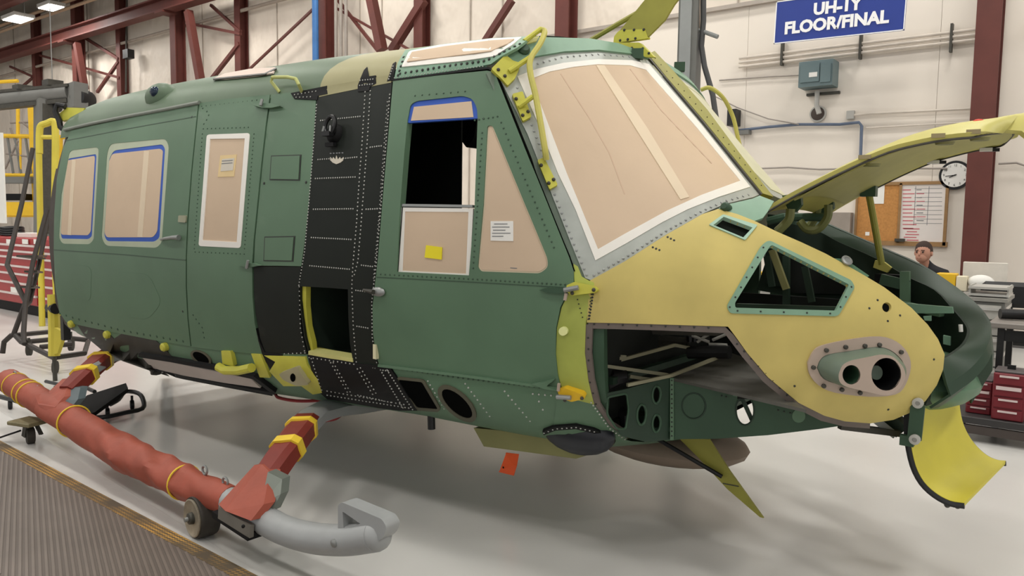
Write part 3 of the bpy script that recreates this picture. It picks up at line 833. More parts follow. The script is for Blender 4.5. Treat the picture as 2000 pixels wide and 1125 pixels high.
def hinge(px0, px1, py, parent, m=GREEN, h=9):
    panel('hinge_strap', [(px0, py), ((px0 + px1) / 2 - 8, py - h / 2), ((px0 + px1) / 2 + 8, py - h / 2), (px1, py + 1), ((px0 + px1) / 2 + 8, py + h / 2), ((px0 + px1) / 2 - 8, py + h / 2)], S_hull, m, parent, off=.02, th=.02, grid=8)
hinge(501, 553, 209, fd); hinge(470, 514, 517, fd, h=7)
MB().cyl(hp(521, 199, .03), hp(518, 211, .03), .008, 8).build('hinge_pin', STEEL, fd)
MB().cyl(hp(494, 508, .03), hp(491, 523, .03), .008, 8).build('hinge_pin', STEEL, fd)

# ---- green post panel with two hatches -----------------------------------------
post_out = [(530, 185), (570, 180), (618, 176), (615, 230), (609, 320), (602, 410), (594, 480), (588, 520), (540, 519), (496, 519), (498, 470), (505, 400), (513, 320), (521, 250)]
pp = part('door_post_skin', post_out, GREEN, th=.02)
for h in ([(530, 304), (589, 302), (586, 353), (527, 352)], [(517, 462), (577, 461), (573, 511), (515, 510)]):
    panel('hatch_gap', h, S_hull, RIVETD, pp, off=.002, th=.004)
    panel('hatch', grow(h, -2.2), S_hull, GREEN, pp, off=.005, th=.006)
rivets('rivets', [([(516, 358), (600, 356)], 82)], S_hull, RIVETD, pp, r=.008, off=.001)

# ---- black lower skin under the post -------------------------------------------
bl_out = [(496, 521), (588, 521), (584, 560), (585, 610), (590, 655), (600, 692), (560, 691), (519, 690), (508, 660), (499, 610), (496, 570)]
bls = part('lower_post_skin', bl_out, BLACK, th=.02)
rivets('rivets', [([(556, 691), (598, 689)], 8), ([(585, 560), (587, 640), (596, 690)], 9)], S_hull, RIVET, bls, r=.004, off=.001)
part('black_doubler', [(500, 640), (508, 668), (518, 688), (552, 692), (548, 702), (530, 723), (520, 706), (508, 680)], DKBLACK, off=.003, th=.02)

# ---- big black riveted post between the doors -----------------------------------
blk_out = [(620, 188), (700, 172), (766, 160), (760, 240), (752, 330), (746, 400), (738, 500), (733, 545), (727, 600), (728, 650), (733, 690), (739, 712), (700, 708), (604, 693), (594, 655), (587, 600), (586, 555),
           (592, 510), (600, 440), (608, 350), (614, 260)]
open_h = [(587, 559), (640, 562), (680, 565), (681, 620), (684, 670), (690, 705), (650, 699), (605, 691), (597, 660), (591, 620), (587, 585)]
bp = part('black_post_skin', blk_out, BLACK, holes=[open_h], th=.025, off=.002)
top_row = lambda x0, y0, x1, y1: ([(x0, y0), (x1, y1)], 4.3)
rv = [top_row(627, 236, 704, 228), top_row(622, 312, 650, 310), top_row(672, 310, 699, 307), top_row(617, 349, 697, 346), top_row(613, 409, 692, 408), top_row(609, 464, 688, 468), top_row(606, 519, 685, 526)]
rv += [top_row(724, 288, 748, 285), top_row(716, 409, 740, 408), top_row(707, 518, 732, 521), top_row(696, 567, 722, 570), top_row(698, 637, 722, 641), top_row(704, 714, 735, 719)]
rv += [([(714, 180), (708, 280), (702, 360), (697, 440), (690, 520), (688, 560), (691, 640), (697, 710)], 8), ([(724, 178), (718, 280), (712, 360), (706, 440), (700, 510), (692, 540)], 8)]
rv += [([(619, 205), (612, 300), (604, 400), (596, 490), (584, 560)], 6), ([(762, 185), (753, 300), (745, 400), (735, 520), (727, 590), (728, 660), (737, 710)], 7)]
rivets('rivets', rv, S_hull, RIVET, bp, r=.0042, off=.002)
for poly in ([(569, 182), (640, 168), (641, 184), (622, 188), (621, 196), (576, 194)], [(700, 168), (706, 152), (712, 138), (718, 132), (721, 150), (735, 148), (736, 164), (724, 170), (722, 178), (700, 180)],
             [(757, 160), (763, 142), (768, 126), (774, 122), (772, 140), (769, 158)]):
    db = panel('corner_doubler', poly, S_hull, DKBLACK, bp, off=.005, th=.006, grid=9)
rivets('rivets', [([(577, 186), (625, 178)], 7), ([(580, 191), (612, 190)], 7), ([(705, 158), (733, 155)], 5), ([(704, 168), (730, 165)], 5), ([(761, 155), (770, 128)], 5)], S_hull, RIVET, bp, r=.004, off=.005)
# cargo shackle
sh_ = MB(); c0 = hp(656, 262)
nh = S_hull([656], [262])[1][0]; rr = np.array([1.0, 0, 0]); rr -= nh * (rr @ nh); rr /= np.linalg.norm(rr); uu = np.cross(rr, nh) * -1
if uu[2] < 0: uu = -uu
sh_.lathe(c0 - nh * .005, nh, [(0, .05), (.02, .048), (.035, .036)], 20)
sh_.build('shackle_base', DKBLACK, bp)
rg = MB(); rg.tube([c0 + nh * .045 + (rr * math.cos(t) * .036 + uu * (.028 + math.sin(t) * .045)) for t in np.linspace(-.9, math.pi + .9, 18)], .011, 8)
rg.build('shackle_bow', BLACKP, bp)
MB().beam(c0 + nh * .05 - rr * .03 - uu * .015, c0 + nh * .05 + rr * .03 - uu * .015, .03, .022).build('shackle_jaw', BLACKP, bp)
for s_ in (-1, 1): MB().beam(c0 + nh * .06 + rr * .028 * s_ - uu * .01, c0 + nh * .06 + rr * .024 * s_ + uu * .02, .008, .008).build('shackle_lug', STEEL, bp)
MB().beam(c0 + nh * .02 - uu * .06 - rr * .03, c0 + nh * .02 - uu * .06 + rr * .03, .02, .02).build('shackle_foot', DKBLACK, bp)
panel('crown_decal', [(646, 307), (650, 311), (652, 307), (656, 312), (658, 304), (661, 312), (665, 307), (667, 311), (672, 307), (671, 314), (666, 318), (658, 321), (651, 318), (646, 313)], S_hull, mat('decal_bone', (206, 198, 182), .6, var=.02), bp, off=.004, th=.002, grid=5)
for x in (647, 653, 659, 664, 670): panel('stencil_mark', circ(x, 300 - (x - 647) * .05, 2.0, 1.3, 8), S_hull, INK, bp, off=.004, th=.002, grid=4)
# service opening: lime jambs, dark well, disc
cav = MB()
loop = rp(open_h, 2)
Pq, Nq = S_hull([p[0] for p in loop], [p[1] for p in loop])
inn = Pq + np.array([0, .42, 0])
cav.grid([list(Pq - Nq * .01), list(inn)], closed=True)
n0 = len(cav.v)
cav.add(list(inn), [tuple(range(len(inn)))])
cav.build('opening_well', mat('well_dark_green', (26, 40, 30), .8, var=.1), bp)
panel('jamb', [(586, 559), (594, 560), (594, 600), (598, 640), (606, 672), (608, 690), (604, 688), (595, 655), (588, 615)], S_hull, LIME, bp, off=-.012, th=.03, grid=8)
panel('jamb', [(604, 685), (650, 692), (690, 699), (691, 707), (650, 700), (604, 692)], S_hull, mat('lime_pale', (206, 202, 130), .5), bp, off=.006, th=.05, grid=8)
panel('well_floor', [(612, 676), (684, 690), (688, 700), (612, 688)], S_plane(hp(650, 690) + np.array([0, .05, 0]), (0, -1, .4)), LIMED, bp, th=.02, grid=8)
panel('disc', circ(608, 571, 8.5, 10), S_plane(hp(608, 571) + np.array([0, .1, 0]), (0, -1, 0)), LIME, bp, th=.02, grid=6)
panel('stringer', strip([(662, 570), (662, 690)], 4), S_plane(hp(650, 640) + np.array([0, .3, 0]), (0, -1, 0)), DKGREEN, bp, th=.03, grid=10)

# ---- crew door -----------------------------------------------------------------
crew_out = [(769, 159), (860, 148), (952, 139), (962, 141), (970, 150), (1000, 225), (1050, 350), (1085, 437), (1112, 503), (1121, 530), (1121, 552), (1112, 566), (1095, 600), (1087, 640), (1086, 690), (1090, 730), (1097, 762), (1092, 756),
            (1047, 751), (900, 730), (800, 719), (742, 712), (735, 690), (730, 650), (729, 600), (735, 545), (740, 500), (748, 400), (754, 330), (762, 240)]
cw1 = rp([(797, 236), (803, 205), (815, 198), (905, 188), (924, 194), (933, 212), (934, 232), (928, 405), (917, 538), (776, 531), (783, 403), (791, 300)], [2, 10, 6, 8, 8, 8, 1, 1, 1, 1, 1, 1])
cw2 = rp([(953, 246), (963, 246), (1070, 505), (1071, 522), (1055, 534), (940, 530), (934, 522), (945, 400)], [8, 8, 12, 10, 8, 6, 6, 2])
cr = part('crew_door', crew_out, GREEN, holes=[cw1, cw2], off=.005, th=.035)
# upper masked strip with blue tape
ub = rp([(795, 240), (803, 205), (815, 198), (905, 188), (924, 194), (934, 212), (936, 231)], [1, 10, 6, 8, 8, 8, 1])
panel('masking_tape', ub, S_hull, BLUE, cr, off=.0, th=.012, grid=10)
panel('masking_paper', [(803, 236), (809, 209), (921, 198), (925, 229)], S_hull, TAN, cr, off=.002, th=.01)
panel('sliding_window_rail', [(785, 398), (922, 400), (922, 405), (784, 403)], S_hull, STEEL, cr, off=-.002, th=.03, grid=8)
sw_o = [(783, 405), (923, 407), (917, 538), (776, 531)]; sw_i = [(790, 413), (914, 414), (909, 535), (785, 529)]
panel('masking_tape', sw_o, S_hull, WHITE, cr, holes=[sw_i], off=-.004, th=.01, grid=10)
panel('masking_paper', grow(sw_i, .6), S_hull, TAN, cr, off=-.006, th=.01)
panel('yellow_note', [(832, 479), (863, 483), (862, 507), (829, 503)], S_hull, mat('note_yellow', (238, 222, 40), .6, var=.04), cr, off=.0, th=.004, grid=8)
panel('window_strip', strip([(785, 404), (776, 531)], 2), S_hull, RIVETD, cr, off=-.003, th=.006, grid=8)
panel('masking_tape', cw2, S_hull, TANL, cr, off=-.001, th=.012, grid=10)
panel('masking_paper', grow(cw2, -3.0), S_hull, TAN, cr, off=.001, th=.008)
ns = [(959, 432), (1003, 432), (1003, 471), (959, 470)]
panel('printed_sheet', ns, S_hull, PAPER, cr, off=.004, th=.003, grid=10)
for k, (x0, x1) in enumerate(((966, 992), (962, 996), (964, 988), (962, 998), (962, 984))): panel('printed_line', strip([(x0, 437.5 + k * 6), (x1, 437.5 + k * 6)], 1.6), S_hull, INK, cr, off=.005, th=.001, grid=8)
panel('paper_stamp', strip([(997, 523), (1010, 524)], 1.6), S_hull, INK, cr, off=.0025, th=.001, grid=8)
rivets('rivets', [([(812, 188), (915, 179)], 14), ([(736, 535), (930, 545), (1110, 556)], 9), ([(943, 260), (925, 530)], 11), ([(980, 240), (1085, 490)], 12), ([(747, 715), (900, 738), (1085, 760)], 10), ([(945, 232), (928, 236), (975, 228)], 9)], S_hull, RIVETG, cr, r=.0045, off=.005)
rivets('rivets', [([(758, 200), (748, 330), (741, 430), (731, 545)], 8)], S_hull, RIVET, cr, r=.003, off=.004)
panel('belt_seam', strip([(737, 541), (930, 551), (1118, 562)], 1.8), S_hull, RIVETG, cr, off=.0065, th=.004)
panel('sill_bead', strip([(742, 713), (900, 732), (1047, 752), (1092, 757)], 5), S_hull, GREEN, cr, off=.014, th=.014, grid=10)
panel('door_seal', strip([(962, 142), (972, 152), (1000, 223), (1050, 348), (1085, 435), (1112, 501), (1122, 530)], 3), S_hull, VOID, cr, off=.003, th=.02, grid=10)
hh = MB(); hh.ball(hp(742, 569, .012), .03, 12, 8, (1.5, .5, .75)); hh.build('door_handle', STEEL, cr)
MB().tube([hp(716, 565, .02), hp(728, 566, .03), hp(740, 568, .035)], [.006, .009, .012], 8).build('handle_lever', DSTEEL, cr)
panel('hinge_strap', [(1057, 565), (1075, 560), (1098, 562), (1119, 560), (1119, 569), (1098, 573), (1075, 571)], S_hull, DKGREEN, cr, off=.025, th=.02, grid=8)
panel('hinge_strap', [(1042, 748), (1086, 738), (1072, 752), (1092, 760), (1066, 757)], S_hull, GREEN, cr, off=.022, th=.02, grid=8)
MB().box(hp(737, 685, .01), (.02, .02, .07)).build('door_catch', mat('catch_cream', (214, 208, 170), .5), cr)

panel('pillar_strip', [(950, 142), (985, 130), (1036, 258), (1082, 374), (1118, 465), (1148, 540), (1128, 548), (1106, 515), (1078, 447), (1040, 356), (988, 228)], S_wind, mat('pillar_grey_green', (104, 118, 104), .5, var=.08), HELI, off=-.004, th=.015)
# ---- windscreen pillar, lime jamb in front of the crew door ----------------------
lj = part('lime_door_jamb', [(1120, 515), (1128, 520), (1136, 540), (1152, 549), (1166, 545), (1160, 568), (1150, 600), (1144, 632), (1142, 690), (1149, 745), (1160, 790), (1120, 780), (1099, 762), (1089, 732), (1086, 690), (1088, 640), (1097, 600), (1114, 566), (1122, 553)], mat('lime_mottled_primer', (158, 166, 78), .5, var=.3, scale=3.2), th=.02)
panel('cap_plug', circ(1102, 646, 8.5), S_hull, mat('cap_cream', (226, 228, 160), .4), lj, off=.012, th=.014, grid=6)
for poly in (rp([(1110, 557), (1125, 551), (1166, 560), (1171, 567), (1165, 572), (1120, 577), (1112, 570)], 3), rp([(1094, 757), (1108, 752), (1142, 763), (1147, 770), (1120, 777), (1098, 770)], 3)):
    hg = panel('hinge_plate', poly, S_hull, LIME if poly[0][1] < 600 else YELLOWP, lj, off=.03, th=.03, grid=7)
for (a, c, o0) in (((1108, 566), (1135, 562), .045), ((1095, 766), (1122, 766), .045)): MB().cyl(hp(*a, o0), hp(*c, o0), .01, 8).build('hinge_knuckle', STEEL, lj)
for (a, c) in (((1111, 572), (1109, 585)), ((1099, 742), (1097, 757))): MB().cyl(hp(*a, .035), hp(*c, .035), .007, 8).build('hinge_pin', FITTING, lj)
for q in ((1163, 567), (1141, 769), (1122, 572), (1108, 774)): MB().ball(hp(*q, .032), .008, 8, 6).build('bolt', DSTEEL, lj)
rivets('rivets', [([(1128, 585), (1138, 620)], 9), ([(1155, 575), (1148, 630)], 7)], S_hull, RIVETD, lj, r=.003, off=.001)

# ---- lower hull below the sill -----------------------------------------------------
def loft(name, x0, x1, nx, zf, n, material, sides=(-1, 1), parent=HELI, off=0.0, label=None):
    """skin lofted through cross sections; zf(x) -> list of heights from top to bottom"""
    mb = MB()
    for sd in sides:
        rows = []
        for x in np.linspace(x0, x1, nx):
            zz = np.array(zf(x)); w = half_width(np.full(len(zz), x), zz) + off
            rows.append([np.array([x, sd * ww, z]) for ww, z in zip(w, zz)])
        mb.grid(rows)
    return mb.build(name, material, parent, label=label)
def cosz(a, b_, n): return [a + (b_ - a) * math.sin(math.pi / 2 * k / (n - 1)) for k in range(n)]
belly_o = loft('belly_skin', -3.3, 1.02, 50, lambda x: cosz(float(T_zs(x)) + .015, float(T_zb(x)) + .0005, 16), 16, GREEN, off=-.004)
# rear dark frame and tail bulkhead
AFT = mat('aft_frame_dark', (70, 62, 56), .6, var=.15)
loft('aft_frame', -3.5, -3.3, 6, lambda x: [float(T_zb(x)) + .001 + (1.85 - float(T_zb(x)) - .002) * (.5 - .5 * math.cos(math.pi * k / 30)) for k in range(31)], 31, AFT, off=-.03)
loft('aft_upper_skin', -3.42, -3.3, 5, lambda x: list(np.linspace(1.8, float(T_zg(x)), 8)), 8, GREEN, off=-.02)
zz = [float(T_zb(-3.48)) + (float(T_zt(-3.48)) - float(T_zb(-3.48))) * (.5 - .5 * math.cos(math.pi * k / 24)) for k in range(25)]
pl = [np.array([-3.48, -half_width(-3.48, z) + .03, z]) for z in zz] + [np.array([-3.48, half_width(-3.48, z) - .03, z]) for z in zz[::-1]]
MB().prism(pl, (.03, 0, 0)).build('aft_bulkhead', AFT, HELI)
part('rear_corner_skin', [(104, 420), (108, 420), (107, 490), (110, 560), (118, 610), (131, 629), (150, 640), (140, 642), (120, 622), (107, 590), (102, 520)], AFT, off=-.004, th=.02)
# dark scuffed belly patches, step strips, ports
part('belly_dark_patch', [(150, 632), (200, 645), (214, 652), (222, 662), (240, 650), (305, 665), (325, 684), (340, 702), (300, 700), (280, 692), (330, 735), (300, 726), (240, 705), (200, 684), (165, 655)], mat('dark_belly_primer', (52, 50, 44), .6, var=.2, scale=9), off=.002, th=.008)
part('step_tread', [(282, 694), (330, 702), (400, 716), (495, 735), (512, 752), (440, 742), (360, 728), (300, 714)], mat('step_tread_grey', (186, 176, 168), .7, var=.05), off=.02, th=.03)
part('step_edge', strip([(276, 690), (340, 700), (420, 714), (500, 732), (540, 762)], 6), DKBLACK, off=.024, th=.03)
part('step_edge', strip([(296, 716), (360, 731), (440, 746), (535, 763)], 6), DKBLACK, off=.024, th=.03)
for (cx, cy, rx, ry, rot) in ((393, 699, 18, 9, .55), (893, 788, 38, 16, .75)):
    part('port_collar', circ(cx, cy, rx * 1.25, ry * 1.35, 24, rot), mat('collar_brown_green', (86, 84, 68), .6), holes=[circ(cx, cy, rx, ry, 24, rot)], off=.003, th=.01, grid=8)
    part('port_opening', circ(cx, cy, rx, ry, 24, rot), VOID, off=-.0005, th=.004, grid=8)
slot = rp([(778, 741), (825, 746), (830, 755), (856, 799), (815, 796), (795, 770)], 4)
part('slot_collar', grow(slot, 5), MATS['collar_brown_green'], holes=[slot], off=.003, th=.01, grid=8)
part('slot_opening', slot, VOID, off=-.0005, th=.004, grid=8)
for q in ((142, 632), (212, 653), (324, 677)):
    MB().lathe(hp(*q, -.01), S_hull([q[0]], [q[1]])[1][0], [(0, .028), (.03, .028), (.04, .02)], 12).build('jack_fitting', LIME, HELI)
# black riveted lower skin at the post
lbk = part('lower_black_skin', [(602, 693), (650, 700), (700, 709), (741, 713), (765, 720), (790, 760), (815, 800), (780, 800), (740, 795), (700, 788), (640, 778), (625, 765), (612, 730)], DKBLACK, off=.006, th=.02)
rivets('rivets', [([(610, 700), (630, 762)], 7), ([(648, 708), (680, 765)], 8), ([(653, 708), (686, 765)], 8), ([(700, 720), (730, 770)], 8), ([(706, 718), (738, 770)], 8), ([(745, 722), (790, 798)], 6), ([(758, 722), (808, 800)], 6), ([(640, 770), (800, 795)], 7), ([(640, 762), (790, 788)], 8), ([(606, 698), (700, 712)], 8), ([(745, 722), (762, 724)], 5), ([(700, 770), (770, 785)], 6)], S_hull, RIVET, lbk, r=.0042, off=.006)
rivets('rivets', [([(835, 745), (870, 805)], 9), ([(908, 750), (960, 820)], 10), ([(985, 765), (1040, 830)], 11), ([(1040, 770), (1100, 775)], 12), ([(1052, 785), (1062, 806)], 18)], S_hull, RIVET, belly_o, r=.0045, off=-.003)
# lime step and fairing
stp = part('lime_step', [(518, 694), (598, 696), (602, 712), (622, 740), (630, 765), (612, 768), (590, 752), (555, 752), (528, 724), (540, 706)], LIME, off=.008, th=.02)
panel('tow_fitting', rp([(552, 725), (588, 712), (598, 728), (610, 744), (585, 746), (560, 735)], 4), S_hull, mat('tow_fitting_pale', (170, 164, 130), .5), stp, off=.03, th=.04, grid=8)
panel('fitting_bore', circ(580, 731, 5, 7), S_hull, VOID, stp, off=.032, th=.004, grid=5)
panel('step_arm', [(438, 684), (456, 684), (462, 712), (440, 708)], S_hull, LIME, stp, off=.02, th=.03, grid=8)
panel('step_arm', [(494, 690), (512, 691), (530, 735), (510, 734)], S_hull, LIME, stp, off=.012, th=.03, grid=8)
MB().tube([hp(x, y, .05) for x, y in [(440, 708), (452, 714), (480, 715), (506, 711)]], .026, 10).build('step_tube', LIME, stp)
MB().cyl(HY(842, 808, -.85), HY(843, 838, -.85), .02, 10).build('drain_mast', BLACKP, HELI)
MB().lathe(HY(304, 727, -1.05), (0, -1, 0), [(-.03, .02), (.0, .022), (.03, .015)], 10).build('tie_down_ring', DSTEEL, HELI)

# ---- roof -----------------------------------------------------------------------------
ROOFG = mat('roof_green_faded', (92, 112, 88), .5, var=.1, scale=3)
xt0 = hp(622, 187)[0]; xt1 = hp(770, 140)[0]
def roofz(x): return cosz(float(T_zg(x)) - .01, float(T_zt(x)) - .0004, 14)
loft('roof_skin', -3.5, xt0, 40, roofz, 14, ROOFG)
loft('roof_skin_tan', xt0, xt1, 12, roofz, 14, TANROOF)
# front roof is closed to the windscreen header
loft('roof_skin_front', xt1, .52, 10, roofz, 14, SEAFOAM, off=-.004)
part('roof_tan_skirt', [(624, 180), (640, 168), (700, 158), (766, 146), (764, 162), (700, 174), (641, 186), (624, 190)], TANROOF, off=.003, th=.006)
rw = rp([(786, 133), (800, 103), (860, 91), (960, 79), (1020, 76), (1000, 92), (968, 112), (900, 122)], [3, 5, 3, 3, 2, 5, 3, 2])
rfr = part('roof_window_frame', [(771, 157), (778, 125), (792, 100), (870, 88), (960, 77), (1040, 73), (1010, 96), (980, 112), (960, 126), (870, 143)], SEAFOAM, off=.006, th=.012)
panel('masking_tape', rw, S_hull, WHITE, rfr, off=.009, th=.006)
panel('masking_paper', [(797, 124), (806, 106), (870, 95), (960, 84), (1005, 81), (992, 90), (960, 104), (880, 114)], S_hull, TAN, rfr, off=.012, th=.004)
rivets('rivets', [([(783, 145), (868, 131), (950, 120), (985, 103), (1020, 86)], 11), ([(779, 148), (790, 112)], 9)], S_hull, RIVETD, rfr, r=.007, off=.006)
rivets('rivets', [([(772, 153), (870, 139), (950, 130)], 6)], S_hull, RIVET, rfr, r=.003, off=.006)
part('door_head_channel', strip([(769, 157), (870, 144), (955, 134), (972, 144)], 4), DKBLACK, off=.007, th=.02)
pap = part('roof_masking_sheet', [(418, 157), (440, 147), (490, 138), (540, 135), (535, 146), (500, 151), (440, 157)], mat('pinkish_paper', (214, 196, 184), .8, var=.03), off=.012, th=.008)
panel('sheet_edge', strip([(418, 158), (460, 154), (520, 148), (542, 137)], 2.5), S_hull, DSTEEL, pap, off=.014, th=.006)
# grab handle
gh = MB(); gh.tube([hp(x, y, o) for x, y, o in [(546, 180, .0), (541, 168, .04), (545, 163, .05), (575, 162, .05), (592, 164, .05), (595, 170, .04), (590, 180, .0)]], .009, 8); gh.build('roof_grab_handle', mat('lime_pale_paint', (186, 190, 116), .5), HELI)
# lamp dome
dm = MB(); dc = hp(312, 184, -.03); dm.ball(dc, .12, 18, 10, (1.2, .8, .8)); dome = dm.build('roof_lamp_dome', ROOFG, HELI)
dl = MB(); lc = AT(304, 180, 5.05); tt_ = (dc - CAM) @ CF; lc = AT(304, 180, tt_ - .085); dl.ball(lc, .036, 14, 8); dl.build('lamp_lens', mat('lens_blue_black', (28, 44, 62), .15, var=0), dome)
# aft roof bracket, cables
ab = panel('aft_bracket', [(115, 222), (130, 210), (165, 211), (160, 222), (140, 232), (120, 236)], S_plane((-3.45, -1.05, 2.3), (0.3, -1, .2)), LIME, HELI, th=.03)
MB().tube([AT(x, y, 5.75) for x, y in [(128, 208), (112, 205), (108, 218), (116, 236), (118, 248), (128, 256)]], .022, 8).build('cable_loop', BLACKP, HELI)

# ---- port side of the cabin (seen through the openings) --------------------------------
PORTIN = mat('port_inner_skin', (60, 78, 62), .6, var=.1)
def port_rows(x0, x1, nx, z0, z1, nz):
    return [[np.array([x, half_width(x, z) - .01, z]) for z in np.linspace(z0, z1, nz)] for x in np.linspace(x0, x1, nx)]
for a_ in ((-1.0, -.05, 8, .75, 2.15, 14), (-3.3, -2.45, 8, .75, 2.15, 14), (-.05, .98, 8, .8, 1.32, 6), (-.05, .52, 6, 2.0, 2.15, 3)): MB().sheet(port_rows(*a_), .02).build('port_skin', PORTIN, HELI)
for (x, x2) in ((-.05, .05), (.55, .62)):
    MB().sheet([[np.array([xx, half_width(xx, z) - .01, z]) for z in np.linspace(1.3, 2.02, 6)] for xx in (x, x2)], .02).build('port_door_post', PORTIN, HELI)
# cabin interior: floor, dark seat bulkhead
MB().box((-1.25, 0, .78), (4.1, 2.0, .03)).build('cabin_floor', INGREEN, HELI)
MB().box((.8, 0, .83), (.5, 1.7, .03)).build('cockpit_floor', INGREEN, HELI)
a0, a1 = HY(786, 232, -.55), HY(889, 410, -.55)
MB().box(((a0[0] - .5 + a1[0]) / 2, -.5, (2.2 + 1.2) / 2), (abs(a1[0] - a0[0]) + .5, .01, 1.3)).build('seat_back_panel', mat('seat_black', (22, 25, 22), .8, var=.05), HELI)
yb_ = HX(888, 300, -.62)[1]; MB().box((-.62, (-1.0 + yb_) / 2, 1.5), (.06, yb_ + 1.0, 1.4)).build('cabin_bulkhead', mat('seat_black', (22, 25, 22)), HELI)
panel('overhead_console', rp([(888, 232), (932, 228), (926, 268), (912, 290), (898, 270)], 5), S_plane((0, -.3, 2.0), (0, -1, 0)), DKBLACK, HELI, th=.2)

# ---- windscreen -------------------------------------------------------------------------
ws_out = [(972, 146), (1000, 132), (1040, 112), (1100, 103), (1167, 99), (1240, 107), (1268, 116), (1374, 240), (1484, 380), (1470, 386), (1415, 399), (1372, 418), (1300, 459), (1221, 510), (1155, 548), (1143, 543), (1112, 467), (1076, 376), (1030, 262)]
tp_out = [(1010, 150), (1047, 136), (1100, 124), (1167, 117), (1233, 119), (1266, 126), (1368, 244), (1464, 366), (1402, 386), (1342, 410), (1291, 436), (1221, 477), (1163, 509), (1124, 410), (1090, 340), (1050, 240)]
pa_out = [(1034, 154), (1073, 139), (1120, 130), (1167, 125), (1230, 127), (1262, 136), (1362, 250), (1448, 355), (1369, 384), (1303, 414), (1221, 459), (1167, 490), (1130, 400), (1105, 340), (1065, 235)]
for side in (0, 1):
    mr_ = bool(side)
    fr = panel('windscreen_frame', ws_out, S_wind, SILVER, HELI, holes=[grow(tp_out, -2)], off=.002, th=.02, mirror=mr_)
    panel('masking_tape', tp_out, S_wind, WHITE if not side else PALE, fr, holes=[grow(pa_out, -2)], off=.005, th=.008, mirror=mr_)
    panel('masking_paper', pa_out, S_wind, TAN if not side else PALE, fr, off=.003, th=.01, mirror=mr_)
    if not side:
        panel('paper_tape', [(1163, 129), (1179, 129), (1262, 250), (1345, 386), (1328, 391), (1245, 260)], S_wind, TANL, fr, off=.006, th=.004)
        rivets('rivets', [([(1010, 172), (1060, 300), (1080, 372), (1118, 470), (1146, 538)], 13), ([(1160, 538), (1221, 503), (1300, 452), (1372, 412), (1415, 394), (1465, 380)], 11), ([(1050, 125), (1100, 112), (1167, 107), (1240, 113)], 12)], S_wind, STEEL, fr, r=.0058, off=.003)
        for k, pts in enumerate([[(1095, 145), (1150, 230), (1190, 300), (1220, 380)], [(1230, 135), (1290, 215), (1390, 320)]]):
            panel('paper_crease', strip(pts, 2.2), S_wind, mat('paper_crease_tan', (202, 175, 151), .8, var=0), fr, off=.0036, th=.003)
    hdr = panel('windscreen_header', [(975, 140), (990, 112), (1030, 86), (1050, 76), (1150, 79), (1205, 88), (1250, 104), (1270, 118), (1240, 109), (1167, 101), (1100, 104), (1040, 114), (1000, 132)], S_wind, SEAFOAM, HELI, off=.012, th=.03, mirror=mr_)
cp = panel('centre_post', [(1262, 110), (1275, 103), (1310, 140), (1378, 218), (1440, 302), (1506, 388), (1486, 382), (1420, 300), (1372, 240), (1310, 168)], S_wind, LIMED, HELI, off=.014, th=.03)
panel('post_edge', strip([(1262, 112), (1372, 242), (1485, 382)], 2.5), S_wind, DSTEEL, cp, off=.012, th=.02)
rivets('rivets', [([(1276, 118), (1375, 230), (1490, 376)], 17)], S_wind, RIVETD, cp, r=.003, off=.0145)
for q in ((1240, 112), (1322, 136)):
    MB().box(wp(q[0], q[1], .02), (.06, .05, .05), rz=.5).build('rain_gutter_block', DKGREEN, HELI)
MB().lathe(wp(1020, 100, 0.0), S_wind([1020], [100])[1][0], [(0, .03), (.02, .03), (.03, .02)], 14).build('header_grommet', DKGREEN, HELI)
# wire cutter above the roof
S0 = S_plane((0, 0, 0), (0, -1, 0))
wc = panel('wire_cutter_foot', rp([(1199, 98), (1202, 72), (1212, 60), (1262, 58), (1268, 76), (1240, 80), (1212, 84), (1252, 84), (1280, 112), (1262, 112)], [2, 4, 6, 2, 2, 2, 2, 3, 2, 2]), S0, LIME, HELI, th=.03, off=.015)
panel('wire_cutter_blade', [(1208, 66), (1262, 0), (1300, -30), (1350, -30), (1318, 10), (1300, 40), (1264, 76)], S0, LIMED, wc, th=.016, off=.012)
rivets('bolts', [([(1214, 80), (1245, 76)], 15), ([(1222, 60), (1262, 59)], 19), ([(1216, 94), (1260, 96)], 21), ([(1270, 105), (1274, 108)], 10)], S0, RIVETD, wc, r=.008, off=.016)
MB().tube([HY(1148, 82, .05), HY(1205, 48, .03), HY(1275, 8, .02), HY(1300, -8, .02)], .014, 8).build('cutter_strut', LIMED, wc)
# lime brackets and guard rod on the starboard pillar
plates = [rp([(958, 139), (985, 112), (1000, 124), (1014, 128), (1012, 140), (1004, 158), (990, 172), (980, 160)], 3), rp([(999, 188), (1019, 183), (1037, 232), (1020, 241)], 3), rp([(1049, 316), (1062, 311), (1089, 364), (1073, 373)], 3)]
for p in plates:
    pl_ = panel('pillar_bracket', p, S_wind, LIME, HELI, off=.02, th=.02, grid=9)
    c_ = np.mean(np.array(p), 0)
    for q in (p[0], p[len(p) // 2], p[-3]):
        qq = c_ + (np.array(q) - c_) * .65
        MB().ball(wp(qq[0], qq[1], .021), .008, 8, 6).build('bolt', DSTEEL, pl_)
MB().tube(spline([wp(x, y, o) for x, y, o in [(1046, 74, .05), (1052, 82, .06), (1044, 105, .06), (1028, 132, .06), (1029, 160, .06), (1040, 200, .06), (1051, 250, .06), (1062, 300, .05), (1066, 318, .03)]], 5), .013, 8).build('guard_rod', mat('lime_rod_paint', (188, 180, 92), .5), HELI)
